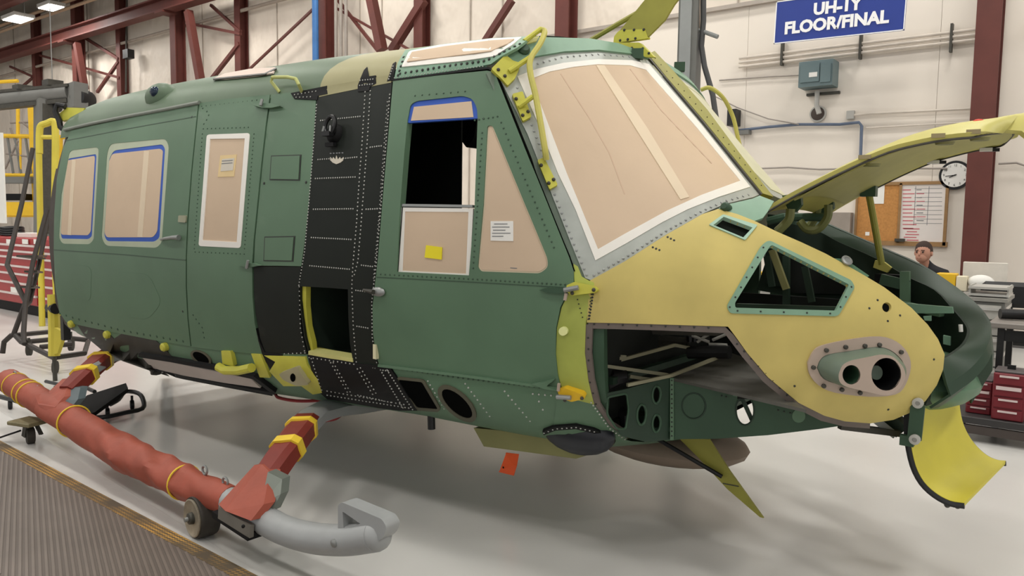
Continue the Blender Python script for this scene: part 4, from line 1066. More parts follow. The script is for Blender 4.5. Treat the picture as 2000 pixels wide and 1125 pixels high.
MB().tube(spline([wp(x, y, o) * np.array([1, -1, 1]) for x, y, o in [(1046, 74, .03), (1052, 82, .08), (1044, 105, .12), (1028, 132, .14), (1029, 160, .14), (1040, 200, .12), (1051, 250, .1), (1062, 300, .05), (1066, 318, .0)]], 5), .013, 8).build('port_guard_rod', MATS['lime_rod_paint'], HELI)
for (a, c) in (((992, 146), (1028, 128)), ((1012, 214), (1036, 202)), ((1020, 88), (1046, 74))): MB().cyl(wp(*a, .025), wp(*c, .055), .011, 8).build('rod_standoff', LIME, HELI)
panel('rod_foot', [(1015, 84), (1030, 80), (1050, 76), (1045, 86), (1024, 92)], S_wind, mat('lime_pale', (206, 202, 130), .5), HELI, off=.02, th=.015, grid=7)

# ---- nose ----------------------------------------------------------------------------------
shell = [(1152, 548), (1221, 510), (1300, 459), (1372, 418), (1403, 408), (1440, 418), (1473, 431), (1519, 453), (1565, 473), (1612, 495), (1650, 516), (1687, 537), (1727, 561), (1780, 601), (1812, 634), (1832, 662), (1845, 692), (1842, 722), (1830, 752),
         (1808, 783), (1785, 803), (1745, 820), (1700, 827), (1650, 823), (1610, 812), (1560, 787), (1500, 737), (1460, 690), (1435, 655), (1422, 638), (1300, 634), (1200, 631), (1146, 630), (1148, 600)]
nw_out = rp([(1500, 470), (1662, 549), (1668, 562), (1636, 618), (1425, 612), (1419, 598), (1485, 482)], [10, 6, 5, 8, 8, 6, 8])
nw_in = rp([(1505, 479), (1657, 557), (1632, 607), (1436, 601), (1435, 592)], [6, 4, 3, 3, 3])
ht_out = rp([(1412, 420), (1479, 441), (1455, 470), (1384, 440)], 3); ht_in = [(1413, 425), (1469, 446), (1451, 465), (1393, 441)]
hole_s = circ(1732, 600, 9, 9.5)
ring_out = spline([(1576, 707), (1589, 683), (1611, 672), (1667, 661), (1715, 657), (1747, 667), (1768, 688), (1775, 715), (1765, 749), (1745, 768), (1693, 772), (1627, 764), (1595, 749), (1579, 728), (1576, 707)], 3)[:-1]
ring_in = spline([(1593, 717), (1600, 701), (1616, 691), (1660, 684), (1707, 677), (1735, 683), (1757, 702), (1762, 720), (1752, 742), (1736, 755), (1690, 757), (1640, 750), (1606, 738), (1593, 717)], 3)[:-1]
ns_ = part('nose_side_shell', shell, PRIMER, holes=[nw_in, ht_in, hole_s, [tuple(p) for p in ring_in]], off=.0, th=.012, grid=15)
panel('nose_window_frame', nw_out, S_hull, SEAFOAM, ns_, holes=[nw_in], off=.006, th=.02, grid=9)
panel('vent_frame', ht_out, S_hull, mat('seafoam_light', (160, 190, 170), .5), ns_, holes=[ht_in], off=.005, th=.02, grid=8)
rivets('rivets', [([(1490, 485), (1425, 600)], 22), ([(1440, 607), (1632, 613)], 45), ([(1640, 600), (1662, 560)], 22)], S_hull, RIVETD, ns_, r=.004, off=.006)
rivets('rivets', [([(1304, 463), (1322, 472)], 7), ([(1275, 483), (1294, 491)], 7), ([(1714, 586), (1716, 586)], 9), ([(1698, 602), (1700, 602)], 9), ([(1758, 616), (1760, 616)], 9), ([(1734, 627), (1736, 627)], 9), ([(1552, 754), (1553, 754)], 9), ([(1824, 702), (1825, 702)], 9), ([(1735, 800), (1736, 800)], 9), ([(1158, 575), (1150, 628)], 6)], S_hull, RIVETD, ns_, r=.005, off=.0, h=.002)
rg_ = panel('light_boss_ring', [tuple(p) for p in ring_out], S_hull, FITTING, ns_, holes=[[tuple(p) for p in ring_in]], off=.012, th=.02, grid=8)
for q in ((1586, 716), (1611, 683), (1648, 677), (1685, 675), (1713, 673), (1755, 687), (1606, 751), (1641, 758), (1676, 764)):
    MB().lathe(hp(q[0], q[1], .008), S_hull([q[0]], [q[1]])[1][0], [(0, .0085), (.012, .0085), (.014, .006)], 8).build('bolt', DSTEEL, rg_)
pc_, pn_ = S_hull([1690], [725]); pc_, pn_ = pc_[0], pn_[0]
tilt_n = pn_ + np.array([.05, -.1, 0]); tilt_n /= np.linalg.norm(tilt_n)
SB = S_plane(pc_ + pn_ * .10, tilt_n)
plate = rp([(1637, 733), (1645, 712), (1661, 704), (1720, 692), (1744, 695), (1765, 717), (1770, 735), (1760, 757), (1741, 772), (1723, 772), (1653, 756), (1640, 748)], 8, 3)
c1_, c2_ = circ(1663, 732, 17.5, 19, 24), circ(1731, 731, 29, 32, 28)
panel('light_boss_plate', plate, SB, FITTING, ns_, holes=[c1_, c2_], off=.0, th=.008, grid=8)
# boss wall between ring and plate
N_ = 64
def resample(pl, n):
    P = np.array(list(pl) + [pl[0]], float); d = np.r_[0, np.cumsum(np.linalg.norm(np.diff(P, axis=0), axis=1))]
    q = np.linspace(0, d[-1], n, endpoint=False)
    return np.stack([np.interp(q, d, P[:, 0]), np.interp(q, d, P[:, 1])], 1)
def startleft(pl):
    i = int(np.argmin([p[0] for p in pl])); return list(pl[i:]) + list(pl[:i])
r1_ = resample(startleft([tuple(p) for p in ring_in]), N_); r2_ = resample(startleft(plate), N_)
if np.sign((r1_[8] - r1_[0])[1]) != np.sign((r2_[8] - r2_[0])[1]): r2_ = np.r_[r2_[:1], r2_[:0:-1]]
A_, _n = S_hull(r1_[:, 0], r1_[:, 1]); B_, _n2 = SB(r2_[:, 0], r2_[:, 1])
MB().grid([list(A_ + _n * .006), list(A_ * .5 + B_ * .5 + _n * .015), list(B_)], closed=True).build('light_boss_wall', mat('boss_grey_green', (104, 118, 104), .5), ns_, angle=60)
for c_, mm_ in ((c1_, DKGREEN), (c2_, DKBLACK)):
    K, _k = SB([p[0] for p in c_], [p[1] for p in c_])
    MB().grid([list(K), list(K - tilt_n * .16)], closed=True).build('lamp_socket', mm_, ns_)
    MB().add(list(K - tilt_n * .15), [tuple(range(len(K)))]).build('socket_floor', DKGREEN if mm_ is DKGREEN else mat('dark_maroon', (40, 18, 18), .7), ns_)
panel('socket_disc', circ(1712, 728, 12, 14), S_plane(pc_ + pn_ * .03, tilt_n), mat('boss_grey_green', (104, 118, 104)), ns_, th=.01, grid=5)
panel('vent_duct', grow(ht_in, 16), S_hull, mat('bay_dark2', (20, 28, 22), .9, var=0), HELI, off=-.035, th=.02)
part('nose_top_plate', [(1403, 406), (1418, 399), (1470, 387), (1484, 381), (1512, 392), (1500, 412), (1490, 425), (1473, 431), (1440, 418)], SEAFOAM, off=-.002, th=.012)
MB().lathe(hp(1422, 404, -.01), (0, -1, .3), [(0, .02), (.03, .02), (.04, .012)], 12).build('wiper_stub', DKGREEN, HELI)
# border strip of the open equipment bay
bs = part('bay_border', strip([(1148, 636), (1200, 637), (1300, 640), (1416, 645), (1428, 658), (1455, 694), (1495, 742), (1555, 792), (1606, 818), (1650, 829), (1700, 833)], 12), BROWN, off=-.004, th=.014, grid=9)
panel('bay_border_side', strip([(1150, 634), (1147, 690), (1153, 745), (1166, 795), (1192, 835), (1225, 856)], 14), S_hull, BROWN, bs, off=-.003, th=.014, grid=9)
rivets('rivets', [([(1160, 633), (1410, 641)], 28), ([(1440, 672), (1550, 785)], 20), ([(1148, 660), (1150, 740), (1165, 795)], 22)], S_hull, RIVETD, bs, r=.0045, off=-.003)
panel('bay_jamb', [(1154, 646), (1177, 641), (1177, 720), (1180, 770), (1187, 812), (1176, 810), (1162, 770), (1155, 720)], S_hull, DKGREEN, HELI, off=-.02, th=.05, grid=10)
part('chin_skin', [(1092, 757), (1120, 780), (1160, 790), (1190, 832), (1225, 858), (1180, 852), (1130, 850), (1080, 842), (1085, 800)], GREEN, off=.0, th=.012)
rivets('rivets', [([(1155, 785), (1190, 835), (1225, 860)], 7)], S_hull, RIVET, HELI, r=.004, off=.004)
# inner webs
def poly3(name, pts, material, parent=HELI, vec=(0, .02, 0)):
    """flat plate through points given as (px, py, Y)"""
    return MB().prism([HY(x, y, yy) for x, y, yy in pts], vec).build(name, material, parent, smooth=False)
SW = S_plane(HY(1310, 800, -.62), np.cross(HY(1180, 800, -.97) - HY(1310, 800, -.62), (0, 0, 1)))
lwb = panel('keel_web', rp([(1185, 768), (1215, 762), (1312, 736), (1312, 858), (1265, 864), (1215, 852), (1188, 815)], 2), SW, INGREEN, HELI, holes=[rp([(1186, 776), (1224, 768), (1228, 800), (1222, 838), (1205, 838), (1186, 810)], 6), circ(1253, 810, 9, 20, 20, .05), circ(1282, 771, 8, 17, 20, .05), circ(1282, 827, 8, 17, 20, .05)], th=.006, grid=10)
for c_ in ((1253, 810, 9, 20), (1282, 771, 8, 17), (1282, 827, 8, 17)):
    K, _ = SW(*np.array(circ(*c_, 20, .05)).T); MB().tube(list(K), .006, 6, closed=True).build('lightening_hole_lip', DKGREEN, lwb)
K, _ = SW(*np.array(rp([(1186, 776), (1224, 768), (1228, 800), (1222, 838), (1205, 838), (1186, 810)], 6)).T); MB().tube(list(K), .005, 6, closed=True).build('lightening_hole_lip', DKGREEN, lwb)
MB().tube([AT(1200, 795, 3.45), AT(1222, 815, 3.4), AT(1222, 845, 3.4)], .03, 10).build('air_duct_elbow', BLACKP, HELI)
SW2 = S_plane(HY(1312, 800, -.62), np.cross(HY(1600, 820, -.44) - HY(1312, 800, -.62), (0, 0, 1)))
kw = panel('side_web', [(1312, 737), (1400, 752), (1500, 775), (1560, 797), (1612, 822), (1640, 832), (1600, 838), (1500, 850), (1400, 857), (1312, 858)], SW2, DKGREEN, HELI, holes=[circ(1455, 802, 16, 27, 24)], th=.008, grid=12)
for c_, nm in (((1355, 793, 23, 25), 'pressed_ring'), ((1455, 802, 18, 29), 'hole_ring')):
    K, _ = SW2(*np.array(circ(*c_, 26)).T); MB().tube(list(K), .004, 6, closed=True).build(nm, INGREEN, kw)
panel('hole_strut', strip([(1446, 776), (1474, 838)], 8), SW2, INGREEN, kw, off=-.03, th=.01, grid=8)
panel('web_bead', strip([(1432, 770), (1560, 795)], 5), SW2, GREEN, kw, off=.01, th=.012, grid=8)
panel('web_flange', strip([(1313, 738), (1313, 858)], 7), SW2, GREEN, kw, off=.012, th=.012, grid=8)
rivets('rivets', [([(1313, 742), (1313, 856)], 9), ([(1520, 800), (1545, 806)], 12), ([(1410, 772), (1420, 774)], 9)], SW2, RIVETD, kw, r=.004, off=.012)
panel('web_boss', circ(1560, 812, 13), SW2, GREEN, kw, off=.006, th=.01, grid=7)
# deck and dark well of the bay
Zd = HY(1312, 738, -.62)[2]
def zpt(px, py, dz=0): return HZ(px, py, Zd + dz)
MB().prism([zpt(1312, 738), zpt(1430, 690), zpt(1460, 700), zpt(1510, 755), zpt(1575, 800)], (0, 0, -.012)).build('bay_deck', mat('deck_grey', (86, 84, 78), .6, var=.15, scale=15), HELI, smooth=False)
MB().prism([HX(1310, 862, .95) * 0 + np.array(p) for p in ((1.0, -.8, .6), (1.3, -.55, .62), (1.3, .5, .62), (1.0, .85, .6))], (0, 0, -.02)).build('bay_floor', INGREEN, HELI)
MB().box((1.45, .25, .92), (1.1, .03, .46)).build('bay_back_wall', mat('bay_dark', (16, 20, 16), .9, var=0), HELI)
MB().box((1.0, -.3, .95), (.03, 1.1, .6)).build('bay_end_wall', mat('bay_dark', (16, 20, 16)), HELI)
for (a, c, w, yy0, yy1) in (((1178, 712), (1318, 674), 6, -.8, -.45), ((1178, 693), (1222, 697), 4, -.8, -.7), ((1178, 704), (1215, 699), 4, -.8, -.72), ((1178, 714), (1304, 732), 7, -.85, -.6), ((1225, 752), (1312, 733), 6, -.85, -.62), ((1312, 733), (1412, 694), 5, -.62, -.4), ((1318, 674), (1405, 690), 6, -.45, -.38), ((1230, 735), (1275, 742), 4, -.75, -.66)):
    MB().beam(HY(*a, yy0), HY(*c, yy1), .012, .014).build('deck_beam', mat('beam_edge_pale', (146, 142, 118), .5), HELI)
for (a, c, r) in (((1178, 652), (1345, 668), .02), ((1178, 660), (1320, 672), .018)): MB().cyl(HY(*a, -.35), HY(*c, -.35), r, 10).build('wire_loom', DSTEEL, HELI)
for k in range(4): MB().cyl(HY(1350 + k * 9, 656, -.36), HY(1350 + k * 9, 667, -.36), .022, 10).build('loom_clamp', BLACKP, HELI)
for (a, c) in (((1352, 656), (1385, 668)), ((1362, 668), (1382, 654)), ((1392, 664), (1420, 652)), ((1385, 672), (1420, 674))): MB().cyl(HY(*a, -.4), HY(*c, -.4), .007, 8).build('control_link', GREYL, HELI)
MB().cyl(HY(1345, 688, -.42), HY(1425, 688, -.42), .03, 10).build('actuator', BLACKP, HELI)
MB().tube([HY(1184, 752, -.8), HY(1205, 738, -.78), HY(1226, 735, -.76)], [.03, .04, .03], 10).build('control_stick_boot', BLACKP, HELI)
panel('bay_roof', [(1178, 643), (1418, 648), (1400, 656), (1300, 654), (1180, 650)], S_plane((1.4, -.5, 1.1), (0, -1, -.6)), mat('deck_grey', (86, 84, 78)), HELI, th=.02)

# ---- open nose bay: port half, rim, far skin -------------------------------------------------
Yp = .42
out_px = [(1500, 418, .50), (1560, 425, .52), (1600, 430, .54), (1640, 446, .54), (1720, 481, .52), (1800, 516, .46), (1867, 560, .36), (1907, 593, .24), (1931, 622, .10), (1936, 645, .0), (1925, 683, -.12), (1895, 720, -.22), (1850, 752, -.34)]
in_px = [(1500, 432, .48), (1560, 440, .49), (1600, 452, .50), (1640, 473, .49), (1715, 506, .46), (1775, 541, .40), (1828, 566, .31), (1864, 604, .20), (1888, 632, .10), (1894, 650, .0), (1884, 672, -.1), (1862, 690, -.2), (1835, 705, -.32)]
O3 = spline([HY(*p) for p in out_px], 3); I3 = spline([HY(*p) for p in in_px], 3)
rim = MB()
M3 = [o * .5 + i_ * .5 + np.array([0, 0, .008]) for o, i_ in zip(O3, I3)]
rim.sheet([O3, M3, I3], -.012)
rim_o = rim.build('nose_bay_rim', mat('rim_green', (40, 62, 45), .5, var=.08, scale=4), HELI, angle=50)
# inner wall falls from the rim's inner edge; outer skin falls from its outer edge
dn = [np.array([p[0] - .04 * (p[0] > 2.1), p[1] * .98, max(.8, p[2] - .34)]) for p in I3]
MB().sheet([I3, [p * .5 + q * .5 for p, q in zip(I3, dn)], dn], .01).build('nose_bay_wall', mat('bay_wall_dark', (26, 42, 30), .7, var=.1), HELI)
d1 = [np.array([p[0] + .015, p[1] + (.06 if p[1] > .05 else 0), p[2] - .14 if p[1] > -.05 else p[2] - .04]) for p in O3]
d2 = [np.array([p[0] - .05, p[1] * 1.02, max(.78, p[2] - .42) if p[1] > -.05 else max(.8, p[2] - .12)]) for p in O3]
MB().sheet([O3, d1, d2], .01).build('nose_port_skin', MATS['rim_green'], HELI, angle=60)
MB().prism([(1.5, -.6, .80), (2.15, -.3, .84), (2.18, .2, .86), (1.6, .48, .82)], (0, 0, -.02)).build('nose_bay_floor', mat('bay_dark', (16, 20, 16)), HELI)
MB().sheet([[np.array([x, half_width(x, z), z]) for z in np.linspace(.62, 1.1, 6)] for x in np.linspace(1.05, 1.95, 10)], .01).build('nose_port_lower_skin', DKGREEN, HELI)
# frames and boxes inside the bay
MB().beam(HY(1762, 595, .25), HY(1840, 612, .2), .05, .03).build('avionics_shelf', GREEN, HELI)
MB().prism([HY(1762, 592, .1), HY(1860, 600, .1), HY(1862, 612, .1), HY(1762, 612, .1)], (0, .02, 0)).build('shelf_lip', SEAFOAM, HELI)
MB().beam(HY(1768, 530, .3), HY(1768, 595, .3), .04, .04).build('bay_upright', GREEN, HELI)
MB().beam(HY(1720, 545, .3), HY(1775, 558, .3), .03, .05).build('bay_cross_rail', DKGREEN, HELI)
MB().prism([HY(1842, 655, .05), HY(1856, 658, .05), HY(1856, 675, .05), HY(1842, 672, .05)], (0, .02, 0)).build('clip_plate', SEAFOAM, HELI)
MB().prism([HY(1803, 618, .05), HY(1818, 617, .05), HY(1818, 627, .05), HY(1806, 626, .05)], (0, .02, 0)).build('clip_plate', SEAFOAM, HELI)
MB().cyl(HY(1876, 634, .0), HY(1877, 648, .0), .008, 8).build('clip_pin', PAPER, HELI)
MB().box(HY(1742, 548, .36), (.14, .06, .06), rz=-.2).build('battery_case', DKBLACK, HELI)
MB().prism([HY(1712, 508, .42), HY(1730, 512, .42), HY(1743, 522, .42), HY(1735, 532, .42), HY(1708, 522, .42)], (0, -.03, 0)).build('prop_bracket', mat('lime_rod_paint', (188, 180, 92)), HELI)
lt = panel('lug_tab', rp([(1625, 503), (1645, 504), (1668, 516), (1700, 538), (1690, 541), (1660, 536), (1640, 524)], 3), S_hull, mat('lug_green', (78, 112, 86), .5), HELI, off=-.004, th=.015, grid=8)
lc_ = hp(1652, 511, .005); MB().lathe(lc_, S_hull([1652], [511])[1][0], [(0, .022), (.006, .022), (.008, .014), (.004, .012)], 18).build('lug_ring', STEEL, lt)
# interior beams seen through the nose window
for (a, c, w, yy, k_) in (((1508, 488), (1536, 565), .025, .1, 0), ((1498, 500), (1508, 560), .02, .12, 1), ((1536, 500), (1536, 598), .03, .2, 1), ((1572, 520), (1586, 590), .02, .1, 1), ((1440, 599), (1640, 606), .03, -.3, 1)):
    MB().beam(HY(*a, yy), HY(*c, yy), w, .03).build('nose_frame', INGREEN if k_ else OLIVE, HELI)
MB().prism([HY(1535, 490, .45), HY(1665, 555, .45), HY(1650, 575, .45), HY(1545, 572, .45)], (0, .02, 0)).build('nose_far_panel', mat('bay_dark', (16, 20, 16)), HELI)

# ---- raised nose cowling -----------------------------------------------------------------------
edge_px = [(1487, 421), (1540, 390), (1592, 363), (1664, 328), (1736, 298), (1790, 284), (1832, 276), (1870, 271), (1900, 268), (1922, 258), (1945, 247)]
E3 = [HY(x, y, -.45) for x, y in edge_px]
E3 = spline(E3, 3)
rows_ = []
nE = len(E3)
for i, e in enumerate(E3):
    s_ = i / (nE - 1)
    hw = .45 if s_ < .75 else .45 - .22 * ((s_ - .75) / .25) ** 2
    cr_ = .035 + .035 * min(1, s_ * 2) + (.0 if s_ < .8 else -.015 * (s_ - .8) / .2)
    row = []
    for k in range(15):
        v = -1 + 2 * k / 14
        row.append(np.array([e[0] + .05 * s_ * (1 - v * v), v * hw, e[2] + cr_ * (1 - abs(v) ** 2.6) + .045 * (v + 1) / 2 * min(1, s_ * 1.3)]))
    rows_.append(row)
# drooping front lip
last = rows_[-1]
for dx, dz, sc in ((.05, -.008, .93), (.085, -.04, .86), (.1, -.085, .82)):
    rows_.append([np.array([p[0] + dx, p[1] * sc, p[2] + dz]) for p in last])
cow = MB(); cow.sheet(rows_, .02)
cowl = cow.build('nose_cowling', mat('cowling_lime', (190, 182, 100), .5, var=.06, scale=5), HELI, angle=50)
ins = MB(); ins.sheet([[p + np.array([0, 0, -.012]) for p in r[1:-1]] for r in rows_[3:-4]], -.006); ins.build('cowling_inner_skin', mat('cowling_inner_olive', (176, 170, 106), .55, var=.08), cowl, angle=50)
MB().tube([r[0] for r in rows_[:-3]], .005, 6).build('cowling_edge', DSTEEL, cowl)
MB().tube([r[-1] for r in rows_[6:-3]], .005, 6).build('cowling_edge', DSTEEL, cowl)
MB().tube([p + np.array([-.02, 0, .002]) for p in rows_[-2][1:-1]], .016, 6).build('lip_seal', BLACKP, cowl)
for i in (10, 18, 24):
    p = rows_[i][0]; MB().box(p + np.array([0, .0, .02]), (.045, .02, .016), rz=.1).build('cowling_latch', mat('latch_tan', (150, 136, 100), .5), cowl)
    q = rows_[i][1]; MB().lathe(q + np.array([0, .03, -.02]), (0, 0, -1), [(0, .035), (.01, .03)], 12).build('latch_cup', OLIVE, cowl)
for i in (13, 22):
    q = rows_[i][-1]
    MB().box(q + np.array([-.02, -.04, -.012]), (.05, .035, .014), rz=.1).build('latch_bolt', mat('latch_white', (224, 222, 216), .3), cowl)
    MB().box(q + np.array([.0, -.012, -.012]), (.06, .025, .014), rz=.1).build('latch_catch', BLACKP, cowl)
MB().ball(HY(1911, 238, -.25), .016, 10, 6, (1.3, .8, .7)).build('red_plug', mat('red_plug', (212, 70, 50), .5), cowl)
MB().tube([rows_[-4][9] + np.array([-.1, 0, -.03]), rows_[-4][10] + np.array([.05, 0, -.04]), rows_[-4][11] + np.array([.08, 0, -.07])], .008, 6).build('pull_cable', BLACKP, cowl)
# hinge arms
for (pts, w) in ((((1598, 400), (1594, 420), (1584, 438), (1570, 448)), .3), (((1618, 400), (1616, 425), (1598, 447), (1576, 448), (1562, 432)), .15), (((1544, 408), (1541, 428), (1528, 443), (1518, 452)), -.3)):
    MB().tube(spline([HY(x, y, w) for x, y in pts], 4), .02, 8).build('hinge_gooseneck', mat('hinge_olive', (120, 124, 74), .5), cowl)
for (cx, cy, yy) in ((1608, 402, .3), (1545, 396, -.25)):
    MB().prism([HY(cx - 18, cy - 14, yy), HY(cx + 18, cy - 20, yy), HY(cx + 20, cy + 4, yy), HY(cx + 8, cy + 18, yy), HY(cx - 6, cy + 14, yy)], (0, .03, 0)).build('hinge_bracket', DKGREEN, cowl)
MB().tube([HY(1500, 432, .1), HY(1530, 424, .1), HY(1620, 424, .25)], .02, 8).build('hinge_shaft', DKGREEN, HELI)
# prop rod
pr_ = MB(); pr_.tube([HY(1697, 378, .38), HY(1720, 505, .40), HY(1722, 517, .40)], .016, 10); pr_.build('prop_rod', LIMED, cowl)
MB().box(HY(1697, 374, .38), (.07, .05, .05)).build('prop_rod_socket', DKGREEN, cowl)

# ---- drop-down chin door, links --------------------------------------------------------------------
RA = [(1772, 796), (1771, 830), (1773, 865), (1783, 910), (1800, 943), (1825, 967), (1855, 983), (1884, 988)]
RB = [(1868, 752), (1868, 785), (1874, 822), (1887, 852), (1905, 876), (1926, 894), (1947, 903), (1965, 905)]
A3 = spline([HY(x, y, -.36) for x, y in RA], 3); B3 = spline([HY(x, y, .16) for x, y in RB], 3)
cdp = MB(); cdp.sheet([[a * (1 - t) + b_ * t for t in np.linspace(0, 1, 8)] for a, b_ in zip(A3, B3)], .012)
cdr = cdp.build('chin_door', mat('chin_door_lime', (204, 192, 66), .5, var=.05, scale=5), HELI, angle=50)
MB().tube(A3, .012, 6).build('door_seal', BLACKP, cdr); MB().tube(B3, .012, 6).build('door_seal', BLACKP, cdr)
MB().tube([A3[0] * (1 - t) + B3[0] * t + np.array([0, 0, (t - 1) * .06]) for t in np.linspace(.35, 1, 6)], .009, 6).build('door_strap', DSTEEL, cdr)
lk = MB(); lk.beam(HY(1793, 790, -.40), HY(1786, 858, -.40), .05, .012, (0, 1, 0)); lk.build('door_link', DKGREEN, HELI)
for q in ((1793, 787), (1787, 858)): MB().lathe(HY(q[0], q[1], -.41), (0, -1, 0), [(-.005, .02), (.01, .02), (.012, .009), (.004, .008)], 16).build('link_bush', GREYL, HELI)
MB().box(HY(1772, 860, -.38), (.05, .03, .04)).build('link_lug', DKGREEN, HELI)
for q in ((1859, 798, .1), (1850, 986, -.3), (1870, 988, -.32)): MB().ball(HY(*q), .012, 8, 6).build('door_fastener', DSTEEL, cdr)
# lower nose belly and chin structure
lnb = MB(); lnb.ball((2.06, -.02, .86), .3, 20, 10, (.85, 1.05, .42)); lnb.build('nose_chin_fairing', mat('chin_green', (92, 124, 98), .5, var=.06), HELI)
MB().beam(HY(1640, 832, -.42), HY(1755, 846, -.25), .03, .025).build('chin_rail', DSTEEL, HELI)
MB().beam(HY(1700, 812, -.3), HY(1745, 848, -.25), .05, .03).build('chin_brace', STEEL, HELI)
MB().beam(HY(1735, 812, -.2), HY(1765, 842, -.2), .08, .06).build('chin_bracket', INGREEN, HELI)
MB().box((1.15, .1, .62), (.3, .9, .04)).build('belly_panel', DKGREEN, HELI)

# ---- belly fittings ------------------------------------------------------------------------------------
pod = MB(); pb = [HY(925, 836, -.78), HY(1080, 850, -.78), HY(1150, 866, -.78), HY(1180, 868, -.78), HY(1165, 884, -.78), HY(1125, 896, -.78), HY(945, 872, -.78)]
pod.prism(pb, (0, .7, 0)); pod_o = pod.build('belly_fairing', OLIVE, HELI)
sd = MB(); dcn = HY(1128, 842, -.82); sd.ball(dcn, .2, 20, 10, (.95, .4, .52)); sd.build('antenna_dome', mat('dome_black', (34, 36, 42), .35, var=.05), HELI)
part('dome_flange', strip([(1062, 842), (1085, 833), (1125, 830), (1160, 838), (1185, 850), (1200, 860)], 7), DKBLACK, off=.012, th=.02, grid=8)
rivets('rivets', [([(1064, 841), (1085, 833), (1125, 830), (1160, 838), (1195, 856)], 9)], S_hull, RIVET, HELI, r=.004, off=.012)
bd = MB(); bd.ball(HY(1303, 860, .2), .4, 24, 12, (1.15, .8, .27)); bd.build('belly_radome', mat('radome_taupe', (142, 126, 112), .6, var=.06), HELI)
bla = MB().prism([HY(1326, 856, -.2), HY(1385, 858, -.2), HY(1425, 920, -.2), HY(1491, 1012, -.2), HY(1484, 1010, -.2), HY(1420, 955, -.2), HY(1360, 890, -.2)], (0, .012, 0)).build('belly_blade', LIMED, HELI, smooth=False)
MB().cyl(HY(1285, 858, -.26), HY(1410, 931, -.22), .011, 8).build('blade_strut', BLACKP, HELI)
panel('blade_seam', strip([(1412, 944), (1443, 950)], 2), S_plane((0, -.2, 0), (0, -1, 0)), DSTEEL, bla, off=.002, th=.002)
og = thing('streamer_tag', 'orange streamer tag hanging under the olive belly fairing', 'tag', HY(993, 925, -.55))
MB().prism([HY(988, 884, -.55), HY(1013, 887, -.55), HY(1009, 910, -.53), HY(1003, 929, -.55), HY(974, 922, -.55), HY(984, 905, -.53)], (0, .004, 0)).build('cloth', ORANGE, og, smooth=False)
MB().lathe(HY(983, 913, -.556), (0, -1, 0), [(0, .006), (.003, .004)], 10).build('eyelet', DKBLACK, og)

# ================================================================== landing gear
SK = [(18, 744, -1.60), (60, 771, -1.605), (145, 823, -1.625), (240, 882, -1.66), (360, 942, -1.71), (440, 972, -1.74), (500, 1006, -1.75), (560, 1037, -1.75), (620, 1052, -1.75), (680, 1054, -1.745), (735, 1046, -1.74)]
sk3 = spline([HY(*p) for p in SK], 6)
def sk_at(px):
    best = min(range(len(sk3)), key=lambda i: abs(PX(sk3[i])[0] - px)); return best
def PX(P):
    v = np.array(P) - CAM; z = v @ CF
    return (1000 + FPX * (v @ CR) / z, 562.5 - FPX * (v @ CU) / z)
i_rear, i_f0, i_f1 = sk_at(108), sk_at(437), sk_at(480)
skid = MB().tube(sk3[i_f0:], .062, 16).build('skid_tube', SKIDG, HELI)
def wrinkle(pts, r, amp, seg=20, seed=1, crump=(), taper=False):
    rnd = random.Random(seed); mb = MB(); P = [np.array(p) for p in pts]; V = []; n = len(P); ph = [rnd.uniform(0, 6.28) for _ in range(6)]
    for i in range(n):
        t = P[min(n - 1, i + 1)] - P[max(0, i - 1)]; t, a, b_ = frame_of(t)
        s_ = i / (n - 1)
        rt = (1 if s_ < .62 else 1 - .3 * ((s_ - .62) / .38)) * (1 if taper else 1) if taper else 1
        cr_ = sum(math.exp(-((s_ - c) / w) ** 2) * k for c, w, k in crump)
        for k in range(seg):
            an = 2 * math.pi * k / seg
            d = amp * (math.sin(3 * an + ph[0] + 9 * s_) * .5 + math.sin(5 * an + ph[1] - 17 * s_) * .35 + math.sin(2 * an + 26 * s_ + ph[2]) * .5)
            rr_ = r * rt * (1 + d * (1 + 4 * abs(cr_)) + cr_ * (.3 + .7 * math.sin(4 * an + 40 * s_)))
            V.append(P[i] + (a * math.cos(an) + b_ * math.sin(an)) * rr_)
    F = [(i * seg + k, i * seg + (k + 1) % seg, (i + 1) * seg + (k + 1) % seg, (i + 1) * seg + k) for i in range(n - 1) for k in range(seg)]
    F += [tuple(range(seg - 1, -1, -1)), tuple((n - 1) * seg + k for k in range(seg))]
    return mb.add(V, F)
def resamp3(P, n):
    P = np.array(P); d = np.r_[0, np.cumsum(np.linalg.norm(np.diff(P, axis=0), axis=1))]; q = np.linspace(0, d[-1], n)
    return [np.array([np.interp(x, d, P[:, k]) for k in range(3)]) for x in q]
cov1 = wrinkle(resamp3(sk3[i_rear - 1:i_f0 + 2], 70), .092, .05, 24, 3, ((.4, .04, .09), (.5, .05, .16), (.6, .03, -.12), (.7, .05, -.18), (.8, .03, .12), (.9, .05, .12)), taper=True).build('skid_cover', REDCOV, skid)
cov0 = wrinkle(resamp3(sk3[:i_rear + 1], 14), .085, .02, 20, 5).build('skid_cover', REDCOV, skid)
MB().ball(sk3[0], .082, 16, 8).build('skid_cover_cap', REDCOV, skid)
def band(i, r, m=YTAPE, w=.012):
    t = sk3[i + 1] - sk3[i - 1]; t, a, b_ = frame_of(t)
    MB().tube([sk3[i] + (a * math.cos(q) + b_ * math.sin(q)) * r for q in np.linspace(0, 2 * math.pi, 28, endpoint=False)], w, 6, closed=True).build('yellow_tie', m, skid)
for px, r in ((32, .084), (54, .086), (60, .087), (146, .098), (362, .084)): band(sk_at(px), r, w=.0055)
